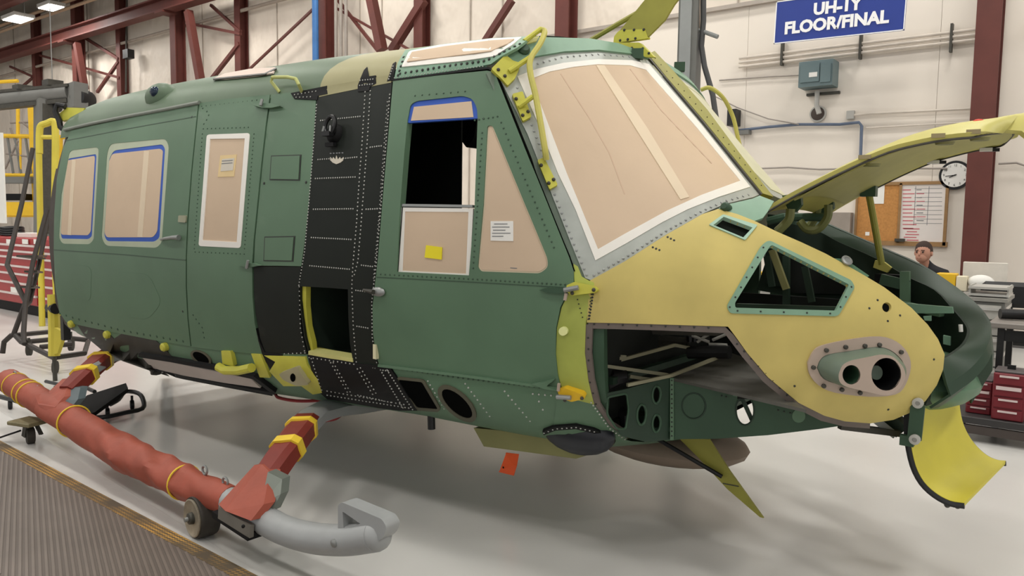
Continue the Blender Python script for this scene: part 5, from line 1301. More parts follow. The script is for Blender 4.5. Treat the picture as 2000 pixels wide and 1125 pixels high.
def eye(px, py, y):
    p = HY(px, py, y)
    mb = MB(); mb.tube([p + np.array([math.cos(q) * .02, 0, math.sin(q) * .02]) for q in np.linspace(0, 2 * math.pi, 14, endpoint=False)], .006, 6, closed=True); mb.cyl(p - np.array([0, 0, .055]), p - np.array([0, 0, .02]), .008, 8)
    mb.build('eye_bolt', STEEL, skid)
for q in ((29, 731, -1.6), (73, 760, -1.6), (163, 815, -1.62), (400, 918, -1.72), (440, 941, -1.74)): eye(*q)
# toe
PY = -1.745
toe = rp([(660, 986), (668, 981), (746, 1014), (755, 1030), (750, 1048), (735, 1060), (696, 1066), (660, 1042)], [4, 4, 6, 6, 8, 8, 4, 2], 3); thole = rp([(669, 999), (704, 1023), (671, 1034)], 2, 3)
tp_ = panel('skid_toe', toe, S_plane((0, PY - .03, 0), (0, -1, 0)), SKIDG, skid, holes=[thole], th=.07, grid=10)
MB().ball(sk3[-1], .061, 14, 8).build('skid_end_cap', SKIDG, skid)
MB().lathe(HY(655, 1060, PY - .055), (0, -1, 0), [(-.01, .018), (.012, .016), (.016, .008)], 12).build('skid_plug', STEEL, skid)
# cross tubes and their sleeves
def leg(name, pts, wd, material, parent=HELI, th=.08):
    mb = MB(); P = [HY(*p) for p in pts]
    for a, c in zip(P[:-1], P[1:]): pass
    L = []
    up = np.array([1.0, 0, 0]); n = len(P)
    for i, p in enumerate(P):
        t = P[min(n - 1, i + 1)] - P[max(0, i - 1)]; t /= np.linalg.norm(t)
        a = up - t * (up @ t); a /= np.linalg.norm(a); b_ = np.cross(t, a)
        w = wd[i] if isinstance(wd, (list, tuple)) else wd
        L.append([p + a * w / 2 * cx + b_ * th / 2 * cy for cx, cy in ((-1, -.6), (-.6, -1), (.6, -1), (1, -.6), (1, .6), (.6, 1), (-.6, 1), (-1, .6))])
    mb.grid(L, closed=True); k = (n - 1) * 8
    mb.f += [tuple(range(7, -1, -1)), tuple(range(k, k + 8))]
    return mb.build(name, material, parent)
fl = leg('cross_tube', [(740, 785, -.3), (690, 792, -.7), (650, 797, -.9), (612, 812, -1.1), (575, 858, -1.4), (545, 900, -1.55), (505, 960, -1.7), (480, 1000, -1.745)], [.22, .22, .2, .15, .12, .12, .12, .11], SKIDG)
leg('leg_sleeve', [(598, 826, -1.2), (575, 858, -1.40), (545, 900, -1.55), (525, 930, -1.62)], [.14, .14, .14, .14], REDCOVD, fl, .105)
def ring_band(parent, c, n, w, h, m=YTAPE):
    pass
def sleeve_band(pts, s0, s1, w, parent, th):
    P = np.array([HY(*p) for p in pts]); d = np.r_[0, np.cumsum(np.linalg.norm(np.diff(P, axis=0), axis=1))]; d /= d[-1]
    A, B = (np.array([np.interp(s_, d, P[:, k]) for k in range(3)]) for s_ in (s0, s1))
    t = B - A; t /= np.linalg.norm(t); up = np.array([1.0, 0, 0]); a = up - t * (up @ t); a /= np.linalg.norm(a); b_ = np.cross(t, a)
    L = [[p + a * w / 2 * cx + b_ * th / 2 * cy for cx, cy in ((-1, -.6), (-.6, -1), (.6, -1), (1, -.6), (1, .6), (.6, 1), (-.6, 1), (-1, .6))] for p in (A, B)]
    mb = MB(); mb.grid(L, closed=True); mb.f += [tuple(range(7, -1, -1)), tuple(range(8, 16))]
    mb.build('yellow_band', YTAPE, parent)
FS = [(598, 826, -1.2), (575, 858, -1.40), (545, 900, -1.55), (525, 930, -1.62)]
sleeve_band(FS, .16, .24, .155, fl, .125); sleeve_band(FS, .60, .69, .155, fl, .125)
boot = MB().prism([HY(427, 985, -1.83), HY(497, 908, -1.66), HY(512, 907, -1.64), HY(527, 922, -1.66), HY(515, 985, -1.78), HY(490, 1017, -1.84), HY(440, 998, -1.85)], (0.01, .05, 0)).build('leg_boot', REDCOV, fl, smooth=False)
MB().prism([HY(523, 922, -1.68), HY(551, 936, -1.66), HY(548, 965, -1.7), HY(532, 998, -1.74), HY(510, 985, -1.76)], (-.01, .05, 0)).build('saddle_bracket', mat('bracket_grey_green', (122, 128, 120), .5, metal=.3), fl, smooth=False)
for q in ((445, 982, -1.8), (490, 1000, -1.8)):
    pass
rl = leg('cross_tube', [(260, 690, -.5), (232, 690, -.9), (208, 700, -1.15), (175, 725, -1.38), (140, 762, -1.52), (110, 795, -1.6)], [.14, .14, .1, .1, .1, .1], SKIDG)
leg('leg_sleeve', [(218, 692, -1.02), (195, 706, -1.22), (160, 738, -1.45), (135, 765, -1.54)], .14, REDCOVD, rl, .105)
RS = [(218, 692, -1.02), (195, 706, -1.22), (160, 738, -1.45), (135, 765, -1.54)]
sleeve_band(RS, .34, .42, .155, rl, .125); sleeve_band(RS, .74, .83, .155, rl, .125)
MB().prism([HY(68, 772, -1.68), HY(95, 765, -1.6), HY(122, 740, -1.5), HY(136, 745, -1.52), HY(125, 775, -1.62), HY(108, 795, -1.68), HY(98, 808, -1.7), HY(75, 790, -1.7)], (0.01, .06, 0)).build('leg_boot', REDCOV, rl, smooth=False)
MB().prism([HY(128, 755, -1.55), HY(157, 757, -1.52), HY(152, 780, -1.58), HY(140, 795, -1.62), HY(115, 785, -1.64)], (-.01, .05, 0)).build('saddle_bracket', mat('saddle_blue_grey', (84, 96, 100), .5), rl, smooth=False)
# far skid (port) for completeness of the gear
far = [p * np.array([1, -1, 1]) for p in sk3]
MB().tube(far, .07, 10).build('skid_tube', SKIDG, HELI)
for pts in ([(740, 775, -.3), (660, 792, -.75), (625, 800, -.95), (575, 858, -1.4), (480, 1000, -1.745)], [(260, 690, -.5), (232, 690, -.9), (208, 700, -1.15), (175, 725, -1.38), (110, 795, -1.6)]):
    MB().tube([np.array([0, 0, 0]) + HY(*pts[0]) * np.array([1, 0, 1]) ] + [HY(*p) * np.array([1, -1, 1]) for p in pts], .055, 10).build('cross_tube', SKIDG, HELI)
# red hoses under the belly by the cross tube
for pts in ([(538, 770, -.8), (545, 777, -.85), (580, 783, -.85), (620, 782, -.8), (640, 776, -.7)], [(635, 822, -.8), (655, 818, -.8), (668, 808, -.75), (672, 798, -.7)]):
    MB().tube(spline([HY(*p) for p in pts], 4), .01, 6).build('red_hose', mat('hose_red', (130, 30, 34), .5), HELI)

# ground-handling wheel clamped under the front of the skid
gw = thing('ground_handling_wheel', 'worn steel ground handling wheel clamped to the front of the skid', 'wheel', HZ(400, 1048, 0))
wc_ = HZ(379, 1011, .1)
ax = np.array([.12, 1, 0]); ax /= np.linalg.norm(ax)
MB().lathe(wc_, ax, [(0, .074), (-.004, .084), (-.006, .096), (.006, .1), (.07, .1), (.085, .096), (.09, .079)], 30).build('tyre', RUBBER, gw)
MB().lathe(wc_ - ax * .004, ax, [(0, .072), (.0, .088), (-.008, .09), (-.01, .084), (-.004, .074)], 30).build('rim', mat('rim_worn', (156, 146, 128), .5, metal=.4, var=.2, scale=20), gw)
MB().lathe(wc_ - ax * .03, ax, [(0, .012), (.004, .026), (.03, .03)], 18).build('hub', DSTEEL, gw)
MB().cyl(wc_ - ax * .045, wc_ + ax * .14, .011, 10).build('axle', STEEL, gw)
MB().beam(HY(430, 1000, -1.83), HY(492, 1038, -1.83), .02, .055).build('carrier_bar', mat('bar_grey', (122, 118, 110), .5, metal=.3), gw)
MB().beam(HY(430, 1000, -1.79), HY(500, 1045, -1.80), .08, .03).build('carrier_foot', DKBLACK, gw)
MB().ball(HY(475, 1028, -1.866), .008, 8, 6).build('bolt', DKBLACK, gw)
# caster under the rear of the skid
cs = thing('swivel_caster', 'dark swivel caster with brake pedal and worn top plate under the covered skid tail', 'caster', HZ(60, 866, 0))
cp_ = HZ(58, 866, 0)
def co(dx, dy, dz): return np.array([cp_[0] + dx, cp_[1] + dy, dz])
MB().lathe(co(0, -.02, .055), (.25, 1, 0), [(0, .045), (.004, .055), (.045, .055), (.05, .045)], 22).build('wheel', RUBBER, cs)
for d in (-.03, .065): MB().beam(co(d * .25, d, .05), co(0, d * .6, .13), .05, .012, (0, 1, 0)).build('fork', DSTEEL, cs)
MB().box(co(0, .0, .145), (.2, .16, .025), rz=.3, bev=.005).build('top_plate', mat('plate_worn_olive', (122, 114, 84), .6, var=.2, scale=20), cs)
MB().cyl(co(0, .01, .12), co(0, .01, .135), .04, 14).build('swivel', DSTEEL, cs)
MB().beam(co(-.06, -.04, .08), co(-.17, -.1, .035), .04, .012).build('brake_pedal', BLACKP, cs)

# black dolly lying beside the skid
dl_ = thing('mechanic_creeper', 'black mechanics dolly with padded board and bent tube frame', 'dolly', HZ(215, 812, 0))
def dz(px, py, z): return HZ(px, py, z)
MB().prism([HZ(150, 790, .12), HZ(170, 772, .14), HZ(246, 748, .18), HZ(250, 758, .18), HZ(185, 805, .1), HZ(160, 812, .09)], (0, 0, -.03)).build('padded_board', mat('black_vinyl', (9, 9, 10), .8, spec=.2), dl_)
MB().tube(spline([HZ(150, 815, .05), HZ(200, 815, .05), HZ(245, 806, .05), HZ(278, 798, .05), HZ(280, 782, .09), HZ(270, 768, .13), HZ(245, 765, .12), HZ(232, 780, .08), HZ(215, 790, .06)], 3), .017, 8).build('tube_frame', BLACKP, dl_)
MB().tube([HZ(90, 745, .06), HZ(120, 752, .09), HZ(170, 758, .1), HZ(185, 765, .1)], .016, 8).build('tube_frame', BLACKP, dl_)
for q in ((210, 806), (258, 790), (108, 770), (20, 790)):
    p = HZ(q[0], q[1], .035); MB().lathe(p, (.4, 1, 0), [(-.015, .03), (-.012, .035), (.012, .035), (.015, .03)], 14).build('caster_wheel', BLACKP, dl_)
    MB().cyl(p + np.array([0, 0, .02]), p + np.array([0, 0, .07]), .01, 8).build('caster_stem', BLACKP, dl_)
MB().tube([HZ(-10, 772, .07), HZ(30, 782, .08), HZ(60, 792, .08), HZ(90, 800, .07)], .02, 8).build('tube_frame', BLACKP, dl_)

# ================================================================== left background
# red tool chest
t0 = 11.2
c0_ = HZ(62, 617, 0)
tc_ = thing('tool_chest', 'long red tool chest with pale drawer edges on a black base', 'tool chest', c0_)
fx = np.array([1.0, 0, 0])
xw0, xw1 = HY(-25, 560, c0_[1])[0], HY(150, 560, c0_[1])[0]
zc0, zc1 = HY(62, 597, c0_[1])[2], HY(62, 466, c0_[1])[2]
MB().box(((xw0 + xw1) / 2, c0_[1] + .4, (zc0 + zc1) / 2), (xw1 - xw0, .8, zc1 - zc0), bev=.01).build('body', REDBOX, tc_)
MB().box(((xw0 + xw1) / 2, c0_[1] + .4, zc0 / 2), (xw1 - xw0 - .1, .7, zc0)).build('base', DKBLACK, tc_)
ys_ = [479, 491, 503, 520, 535, 553, 574]
for k, y in enumerate(ys_):
    z = HY(40, y, c0_[1])[2]
    for j, (u0, u1) in enumerate(((xw0, xw0 + (xw1 - xw0) * .62), (xw0 + (xw1 - xw0) * .64, xw1))):
        zt_ = HY(40, ys_[k + 1] - 3, c0_[1])[2] if k < len(ys_) - 1 else zc0 + .03
        dr = MB().box(((u0 + u1) / 2, c0_[1] - .01, (z + zt_) / 2 - .012), (u1 - u0 - .04, .03, max(.03, z - zt_ - .01))).build('drawer', REDBOX, tc_)
        MB().box(((u0 + u1) / 2, c0_[1] - .032, z), (u1 - u0 - .04, .03, .03)).build('drawer_pull', mat('pull_pale', (214, 200, 196), .4), dr)
for px, w in ((22, .25), (52, .2), (72, .1)):
    p = HY(px, 472, c0_[1]); MB().box(p + np.array([0, -.02, 0]), (w, .01, .07)).build('label_strip', PAPER, tc_)
p = HY(32, 566, c0_[1]); MB().box(p + np.array([0, -.03, 0]), (.25, .01, .08)).build('label_strip', PAPER, tc_)
# things on the chest
for (px, py, w, h, m_, nm, lab, ct) in ((62, 458, .35, .07, PAPER, 'paper_stack', 'white paper stack lying on the red tool chest', 'papers'), (18, 455, .5, .14, BLACKP, 'cable_coil', 'black coiled cable heap on the red tool chest', 'cable')):
    p = HY(px, py, c0_[1] + .3)
    if nm == 'cable_coil':
        mb = MB()
        for k in range(4): mb.tube([np.array([p[0] + math.cos(a) * (.28 - .03 * k), p[1] + math.sin(a) * .2, zc1 + .03 + .035 * k + .01 * math.sin(3 * a)]) for a in np.linspace(0, 2 * math.pi, 20, endpoint=False)], .022, 6, closed=True)
        o = mb.build(nm, m_)
    else: o = MB().box((p[0], p[1], zc1 + h / 2), (w, .25, h), rz=.2, bev=.005).build(nm, m_)
    tag(o, lab, ct)
# white cabinet edge
p0, p1 = AT(-40, 260, 9.6), AT(11, 436, 9.6)
wbx = thing('white_board_stand', 'white display board on thin legs in front of the tool chest', 'board', (p1[0], p1[1], 0))
rdir = (p1 - p0) * np.array([1, 1, 0]); rdir /= np.linalg.norm(rdir); bn_ = np.array([-rdir[1], rdir[0], 0]) * .02
q0 = p1 - rdir * .5
MB().hexa([np.array([*v[:2], z]) for z in (p1[2], p0[2]) for v in (q0, p1, p1 + bn_, q0 + bn_)]).build('board', PAPER, wbx)
MB().cyl(q0 * np.array([1, 1, 0]), np.array([*q0[:2], p1[2]]), .015, 8).build('leg', STEEL, wbx)

# yellow work platform behind the tail
yp_t = 17.5
yp = thing('work_platform', 'yellow railed work platform with shelves behind the tail', 'platform', AT(75, 480, yp_t) * np.array([1, 1, 0]))
def ya(px, py, t=yp_t): return AT(px, py, t)
for (a, c, r) in (((75, 240), (75, 455), .06), ((35, 165), (35, 265), .04), ((0, 160), (35, 158), .04), ((-20, 265), (125, 268), .05), ((-20, 342), (125, 344), .05), ((40, 268), (40, 345), .025), ((-20, 420), (125, 420), .05), ((118, 265), (118, 430), .05)):
    MB().cyl(ya(*a), ya(*c), r, 10).build('rail', YELLOWP, yp)
MB().beam(ya(-20, 408), ya(125, 408), .5, .3).build('deck_edge', YELLOWP, yp)
MB().beam(ya(60, 300), ya(75, 300), .06, 2.2).build('post_plate', YELLOWP, yp)
for (x0, x1, y, m_) in ((0, 70, 352, GREYP), (80, 112, 352, GREYP), (0, 60, 385, DKBLACK), (80, 112, 380, PAPER), (80, 112, 392, DKBLACK)):
    MB().beam(ya(x0, y), ya(x1, y), .4, .14).build('shelf_load', m_, yp)
for px in (15, 30, 50, 95): MB().cyl(ya(px, 270), ya(px + 12, 345), .03, 6).build('strut', GREYP, yp)
for (a, c) in (((20, 250), (40, 305)), ((10, 330), (35, 275)), ((45, 240), (72, 262)), ((12, 300), (72, 308)), ((20, 240), (75, 238)), ((85, 282), (110, 285))): MB().cyl(ya(*a), ya(*c), .025, 6).build('cross_brace', mat('brace_grey', (136, 126, 118), .6), yp)
for px in (82, 95): pass
for sx in (-10, 120): MB().cyl(ya(sx, 430), ya(sx, 430) * np.array([1, 1, 0]), .05, 8).build('leg', YELLOWP, yp)
# bent pale-yellow guard rail, nearer
gr_ = thing('bent_guard_rail', 'pale yellow bent guard rail standing behind the tail end', 'rail', AT(95, 330, 10.4) * np.array([1, 1, 0]))
MB().tube(spline([AT(x, y, 10.4) for x, y in [(77, 300), (77, 262), (80, 246), (92, 241), (104, 237), (108, 250), (108, 330), (106, 450)]], 4) + [AT(106, 450, 10.4) * np.array([1, 1, 0])], .045, 10).build('bent_tube', LYELLOW, gr_)
MB().cyl(AT(76, 300, 10.4), AT(76, 470, 10.4) * np.array([1, 1, 0]), .04, 10).build('upright', LYELLOW, gr_)
MB().cyl(AT(78, 268, 10.4), AT(107, 268, 10.4), .03, 8).build('cross_tube', LYELLOW, gr_)
# grey jib crane
jc = thing('jib_crane', 'grey steel jib crane arm with end box and drum', 'crane', AT(88, 470, 16.0) * np.array([1, 1, 0]))
ja = lambda px, py: AT(px, py, 16.0)
MB().cyl(ja(-40, 198), ja(135, 180), .16, 14).build('arm_tube', GREYP, jc)
MB().beam(ja(-40, 185), ja(140, 168), .3, .06).build('arm_flange', DSTEEL, jc)
MB().beam(ja(-40, 214), ja(135, 197), .2, .08).build('arm_rail', DSTEEL, jc)
MB().beam(ja(148, 165), ja(148, 213), .5, .28).build('end_box', GREYP, jc)
MB().lathe(ja(158, 193), CF, [(-.15, .15), (0, .22), (.2, .22)], 20).build('drum', BLACKP, jc)
MB().beam(ja(84, 195), ja(84, 455), .3, .25).build('mast', GREYP, jc)
MB().beam(ja(97, 205), ja(97, 455), .1, .3).build('mast_channel', DSTEEL, jc)
MB().cyl(ja(84, 455), ja(84, 455) * np.array([1, 1, 0]), .14, 12).build('mast_foot', GREYP, jc)
MB().box(ja(103, 163), (.3, .3, .12)).build('pulley_block', DSTEEL, jc); MB().box(ja(45, 172), (.3, .3, .1)).build('pulley_block', DSTEEL, jc)
MB().lathe(ja(107, 208), CF, [(0, .1), (.12, .1)], 14).build('hook_block', BLACKP, jc)
for px in (5, 20, 38, 55, 75, 95, 122): MB().ball(ja(px, 208 - px * .05), .03, 8, 6).build('rail_bolt', GREYL, jc)
# mobile step ladder
ml_ = thing('rolling_ladder', 'dark tube rolling step ladder on casters behind the tail', 'ladder', HZ(60, 690, 0))
def lz(px, py, z): return HZ(px, py, z)
D0 = 7.6
la = lambda px, py, t=D0: AT(px, py, t)
T = mat('ladder_tube_dark', (56, 50, 46), .5, metal=.2, var=.1)
for pts in ([(64, 290, 9), (42, 400, 8.8), (14, 518, 8.4), (50, 590, 8.0), (26, 655, 7.9)], [(92, 410, 8.4), (65, 510, 8.2), (50, 590, 8.0), (46, 650, 7.8), (48, 672, 7.7)], [(96, 420, 9), (75, 520, 8.8), (58, 590, 8.6), (48, 600, 8.4)],
            [(5, 690, 7.9), (8, 668, 7.9), (22, 655, 7.9), (36, 654, 7.9), (100, 648, 8.3)], [(30, 655, 7.9), (42, 668, 7.8), (52, 672, 7.75), (100, 696, 7.45), (108, 700, 7.4)], [(108, 698, 7.4), (165, 690, 7.6), (172, 667, 8.2)], [(60, 667, 7.9), (130, 660, 8.2), (170, 664, 8.2)], [(78, 678, 7.7), (140, 672, 7.9)]):
    MB().tube([la(*p) for p in pts], .026, 8).build('frame_tube', T, ml_)
for (a, c) in (((44, 500, 8.3), (78, 505, 8.8)), ((60, 530, 8.2), (72, 532, 8.7)), ((54, 560, 8.1), (66, 562, 8.7)), ((62, 500, 8.2), (80, 500, 8.8))): MB().beam(la(*a), la(*c), .12, .02).build('tread', DSTEEL, ml_)
for (px, py, t, r) in ((57, 683, 7.75, .06), (139, 672, 8.0, .07), (108, 717, 7.35, .06)):
    p = AT(px, py, t); p[2] = max(p[2], r); MB().lathe(p, (.6, .8, 0), [(-.02, r * .8), (-.018, r), (.018, r), (.02, r * .8)], 18).build('caster_wheel', RUBBER, ml_)
    MB().cyl(p, p + np.array([0, 0, r + .06]), .014, 8).build('caster_stem', DSTEEL, ml_)
yl = thing('yellow_jack_stand', 'slim yellow jack post with gusset foot under the tail corner', 'stand', HZ(106, 712, 0))
MB().tube([AT(104, 575, 7.0), AT(106, 640, 7.0), AT(106, 695, 7.0)], .05, 10).build('post', LYELLOW, yl)
MB().prism([AT(106, 640, 6.95), AT(125, 650, 6.95), AT(112, 690, 6.95), AT(104, 692, 6.95)], (0, .03, 0)).build('gusset', LYELLOW, yl)
MB().cyl(AT(104, 602, 7.0) - np.array([.06, 0, 0]), AT(104, 602, 7.0) + np.array([.06, 0, 0]), .05, 10).build('clamp', BLACKP, yl)
MB().box(AT(128, 640, 6.9), (.06, .06, .22)).build('latch', BLACKP, yl)
f_ = AT(106, 695, 7.0); MB().cyl(f_, f_ * np.array([1, 1, 0]), .02, 8).build('foot_rod', DSTEEL, yl)

# ================================================================== right background: benches and the person
def box_at(px0, py0, px1, py1, y, depth, name, material, parent=None, bev=0, rz=0):
    a = HY(px0, py0, y); c = HY(px1, py1, y)
    return MB().box(((a[0] + c[0]) / 2, y + depth / 2, (a[2] + c[2]) / 2), (abs(c[0] - a[0]), depth, abs(a[2] - c[2])), bev=bev, rz=rz).build(name, material, parent)
YB = 5.6
# long work counter the person sits behind
zt_ = HY(1900, 572, YB)[2]
cn = thing('work_counter', 'long grey work counter in front of the seated person', 'counter', (HY(1880, 600, YB)[0], YB, 0))
x0 = HY(1330, 600, YB)[0]; x1 = HY(1945, 600, YB)[0]
MB().box(((x0 + x1) / 2, YB + .35, zt_ - .03), (x1 - x0, .75, .05), bev=.006).build('worktop', GREYP, cn)
MB().box(((x0 + x1) / 2, YB + .4, (zt_ - .06) / 2), (x1 - x0 - .1, .6, zt_ - .06)).build('cabinet_body', mat('counter_grey', (120, 116, 112), .6), cn)
for k in range(6): MB().box((x0 + (x1 - x0) * (k + .5) / 6, YB + .09, zt_ * .5), ((x1 - x0) / 6.4, .03, zt_ * .8)).build('door', GREYL, cn)
def on_counter(px, w, d, h, m_, name, lab, cat_, dy=.3, bev=.006, rz=0, z=None):
    p = HY(px, 560, YB + dy)
    return tag(MB().box((p[0], YB + dy, (z if z is not None else zt_) + h / 2 + .001), (w, d, h), rz=rz, bev=bev).build(name, m_), lab, cat_)
on_counter(1849, .19, .22, .18, YELLOWP, 'yellow_carton', 'yellow printed carton on the work counter', 'carton', .25)
on_counter(1879, .1, .14, .16, mat('cream_carton', (226, 216, 190), .7), 'cream_carton', 'plain cream carton between the yellow carton and white bag', 'carton', .2)
bg_ = MB(); p = HY(1915, 566, YB + .2); bg_.ball((p[0], YB + .2, zt_ + .1), .115, 14, 10, (1.1, .8, .72)); tag(bg_.build('white_bag', PAPER), 'rumpled white plastic bag on the work counter', 'bag')
on_counter(1922, .42, .06, .30, mat('newsprint', (214, 208, 198), .7), 'leaflet_rack', 'pale upright leaflet rack behind the white bag', 'rack', .6)
for k, z in enumerate((.08, .2)):
    p = HY(1922, 545, YB + .56); 
on_counter(1500, .22, .16, .1, YELLOWP, 'yellow_roll_box', 'small yellow box on the counter seen through the nose window', 'box', .2)
on_counter(1470, .09, .1, .09, PAPER, 'white_cup', 'white cup beside the small yellow box', 'cup', .2)
on_counter(1570, .2, .2, .1, mat('cream_carton', (226, 216, 190)), 'cream_tray', 'cream parts tray on the counter behind the nose bay', 'tray', .2)
on_counter(1615, .24, .2, .06, PAPER, 'paper_pile', 'pile of white papers on the counter behind the nose bay', 'papers', .25)
on_counter(1835, .3, .12, .14, mat('book_blue_black', (50, 56, 72), .6), 'dark_binder', 'dark binder lying by the seated person', 'binder', .62)
# seated person
pe = HY(1805, 492, YB + 1.25)
per = thing('person', 'person with short dark hair in a dark t-shirt sitting bent over the counter, looking down', 'person', (pe[0], pe[1], 0))
hx, hy, hz = pe
def skin_body(name, verts, edges, radii, material, parent, root=0, lvl=2):
    me = bpy.data.meshes.new(name); me.from_pydata([tuple(map(float, v)) for v in verts], edges, [])
    o = bpy.data.objects.new(name, me); COL.objects.link(o)
    md = o.modifiers.new('skin', 'SKIN'); 
    for i, r in enumerate(radii):
        sv = me.skin_vertices[0].data[i]; sv.radius = r if isinstance(r, tuple) else (r, r); sv.use_root = (i == root)
    sb = o.modifiers.new('sub', 'SUBSURF'); sb.levels = lvl; sb.render_levels = lvl
    dg = bpy.context.evaluated_depsgraph_get(); m2 = bpy.data.meshes.new_from_object(o.evaluated_get(dg))
    bpy.data.objects.remove(o); m2.shade_smooth(); m2.materials.clear(); m2.materials.append(material); m2.name = name
    o2 = bpy.data.objects.new(name, m2); COL.objects.link(o2); attach(o2, parent); return o2
SKIN = mat('skin_tone', (188, 138, 116), .6, var=.04); SHIRT = mat('dark_tshirt', (40, 40, 44), .8, var=.1)
fw = np.array([-.25, -.97, 0])          # facing the counter and the viewer's side
sd_ = np.array([.97, -.25, 0])
P0 = np.array([hx, hy, 0])
neck = np.array([hx, hy, hz - .15]) - fw * .05
pel = P0 + np.array([0, 0, .52]) - fw * .28
def pt(f, s_, z): return P0 + fw * f + sd_ * s_ + np.array([0, 0, z])
sz = hz - .23
V = [pel, pt(-.22, 0, (.52 + sz) / 2), pt(-.1, 0, sz - .02), pt(-.06, 0, hz - .16), pt(-.02, 0, hz - .08),
     pt(-.1, .2, sz - .03), pt(.02, .27, sz - .24), pt(.26, .2, sz - .33), pt(-.1, -.2, sz - .03), pt(.02, -.27, sz - .24), pt(.26, -.18, sz - .33),
     pt(.12, .12, .5), pt(.2, .13, .1), pt(.12, -.12, .5), pt(.2, -.13, .1), pt(.3, .13, .05), pt(.3, -.13, .05)]
Ed = [(0, 1), (1, 2), (2, 3), (3, 4), (2, 5), (5, 6), (6, 7), (2, 8), (8, 9), (9, 10), (0, 11), (11, 12), (0, 13), (13, 14), (12, 15), (14, 16)]
Rd = [(.16, .13), (.15, .12), (.15, .11), .06, .06, .075, .05, .035, .075, .05, .035, .085, .055, .085, .055, .045, .045]
body = skin_body('body', V, Ed, Rd, SHIRT, per)
hc_ = pt(.02, 0, hz)
hdm = MB(); hdm.ball(hc_, .115, 20, 14, (.82, .92, 1.08)); hdm.ball(hc_ + fw * .045 + np.array([0, 0, -.06]), .075, 16, 10, (.9, .9, .95))
hdm.ball(hc_ + fw * .108 + np.array([0, 0, -.025]), .018, 8, 6, (.8, 1, 1.5))
for s_ in (-1, 1): hdm.ball(hc_ + sd_ * .098 * s_ - fw * .005 + np.array([0, 0, -.02]), .024, 8, 6, (.5, .8, 1.3))
hdm.cyl(pt(-.06, 0, hz - .2), hc_ + np.array([0, 0, -.05]), .055, 12)
hdm.build('head', SKIN, per, label='head with short dark hair, tilted down', angle=80)
for s_ in (-1, 1):
    MB().ball(hc_ + sd_ * .037 * s_ + fw * .098 + np.array([0, 0, .0]), .011, 8, 6).build('eye', mat('eye_dark', (50, 38, 32), .4), per)
    MB().beam(hc_ + sd_ * .018 * s_ + fw * .104 + np.array([0, 0, .022]), hc_ + sd_ * .055 * s_ + fw * .094 + np.array([0, 0, .02]), .01, .008).build('eyebrow', mat('hair_dark', (62, 48, 42), .8), per)
MB().beam(hc_ + sd_ * .026 + fw * .104 + np.array([0, 0, -.075]), hc_ - sd_ * .026 + fw * .104 + np.array([0, 0, -.075]), .008, .008).build('mouth', mat('lip', (150, 92, 84), .6), per)
ha = MB(); 
rows = []
for i in range(8):
    th = i / 7 * math.pi * .5
    rows.append([hc_ + np.array([0, 0, .014]) - fw * .012 + (sd_ * math.cos(a) * .099 + fw * math.sin(a) * .108) * math.sin(th + .02) + np.array([0, 0, math.cos(th) * .122 - (.02 if math.sin(a) > 0 and i > 5 else .0) + (.035 * max(0, math.sin(a)) * (i / 7) ** 2) - .03 * max(0, -math.sin(a)) * (i / 7) ** 2]) for a in np.linspace(0, 2 * math.pi, 22, endpoint=False)])
ha.grid(rows, closed=True); ha.f.append(tuple(range(22))); ha.build('hair', mat('hair_dark', (44, 34, 30)), per)
for s_ in (-1, 1):
    w = pt(.26, .2 if s_ > 0 else -.18, sz - .33)
    hb = [w, w + fw * .06 - sd_ * .02 * s_, w + fw * .1 - sd_ * .03 * s_]
    vv = [w, w + fw * .07 - sd_ * .02 * s_]; ee = [(0, 1)]; rr_ = [(.03, .018), (.035, .018)]
    for k in range(4):
        b0 = len(vv); off_ = sd_ * (-.03 + .02 * k); L = (.045, .055, .052, .042)[k]
        vv += [vv[1] + fw * L * .5 + off_, vv[1] + fw * L + off_ - np.array([0, 0, .015])]; ee += [(1, b0), (b0, b0 + 1)]; rr_ += [.009, .008]
    b0 = len(vv); vv += [w + fw * .03 - sd_ * .04 * s_, w + fw * .065 - sd_ * .055 * s_]; ee += [(0, b0), (b0, b0 + 1)]; rr_ += [.011, .009]
    skin_body('hand', vv, ee, rr_, SKIN, per, 0, 1)
# chair back and stool
ch_ = thing('office_chair', 'black office chair with armrest beside the printer cabinet', 'chair', HY(1972, 640, 5.2) * np.array([1, 1, 0]))
CY = 5.3
def cpt(px, py, y=CY): return HY(px, py, y)
MB().box((cpt(1970, 575)[0], CY + .1, (cpt(1970, 552)[2] + cpt(1970, 602)[2]) / 2), (.5, .1, cpt(1970, 552)[2] - cpt(1970, 602)[2]), rz=.15, bev=.04).build('backrest', BLACKP, ch_)
sx_ = cpt(1970, 575)[0]
MB().box((sx_, CY - .2, .46), (.5, .5, .09), bev=.03).build('seat', BLACKP, ch_)
MB().cyl((sx_, CY - .2, .1), (sx_, CY - .2, .43), .03, 10).build('gas_column', DSTEEL, ch_)
MB().box((sx_, CY + .08, .6), (.07, .04, .35)).build('back_support', BLACKP, ch_)
for k in range(5):
    a = 2 * math.pi * k / 5; e = np.array([sx_ + .28 * math.cos(a), CY - .2 + .28 * math.sin(a), .07])
    MB().beam((sx_, CY - .2, .1), e, .04, .03).build('base_spoke', BLACKP, ch_); MB().ball(e - np.array([0, 0, .04]), .03, 8, 6).build('caster_wheel', BLACKP, ch_)
for s_ in (-1, 1): MB().tube([(sx_ + .27 * s_, CY + .02, .5), (sx_ + .28 * s_, CY + .0, .68), (sx_ + .28 * s_, CY - .25, .68)], .022, 8).build('armrest', BLACKP, ch_)
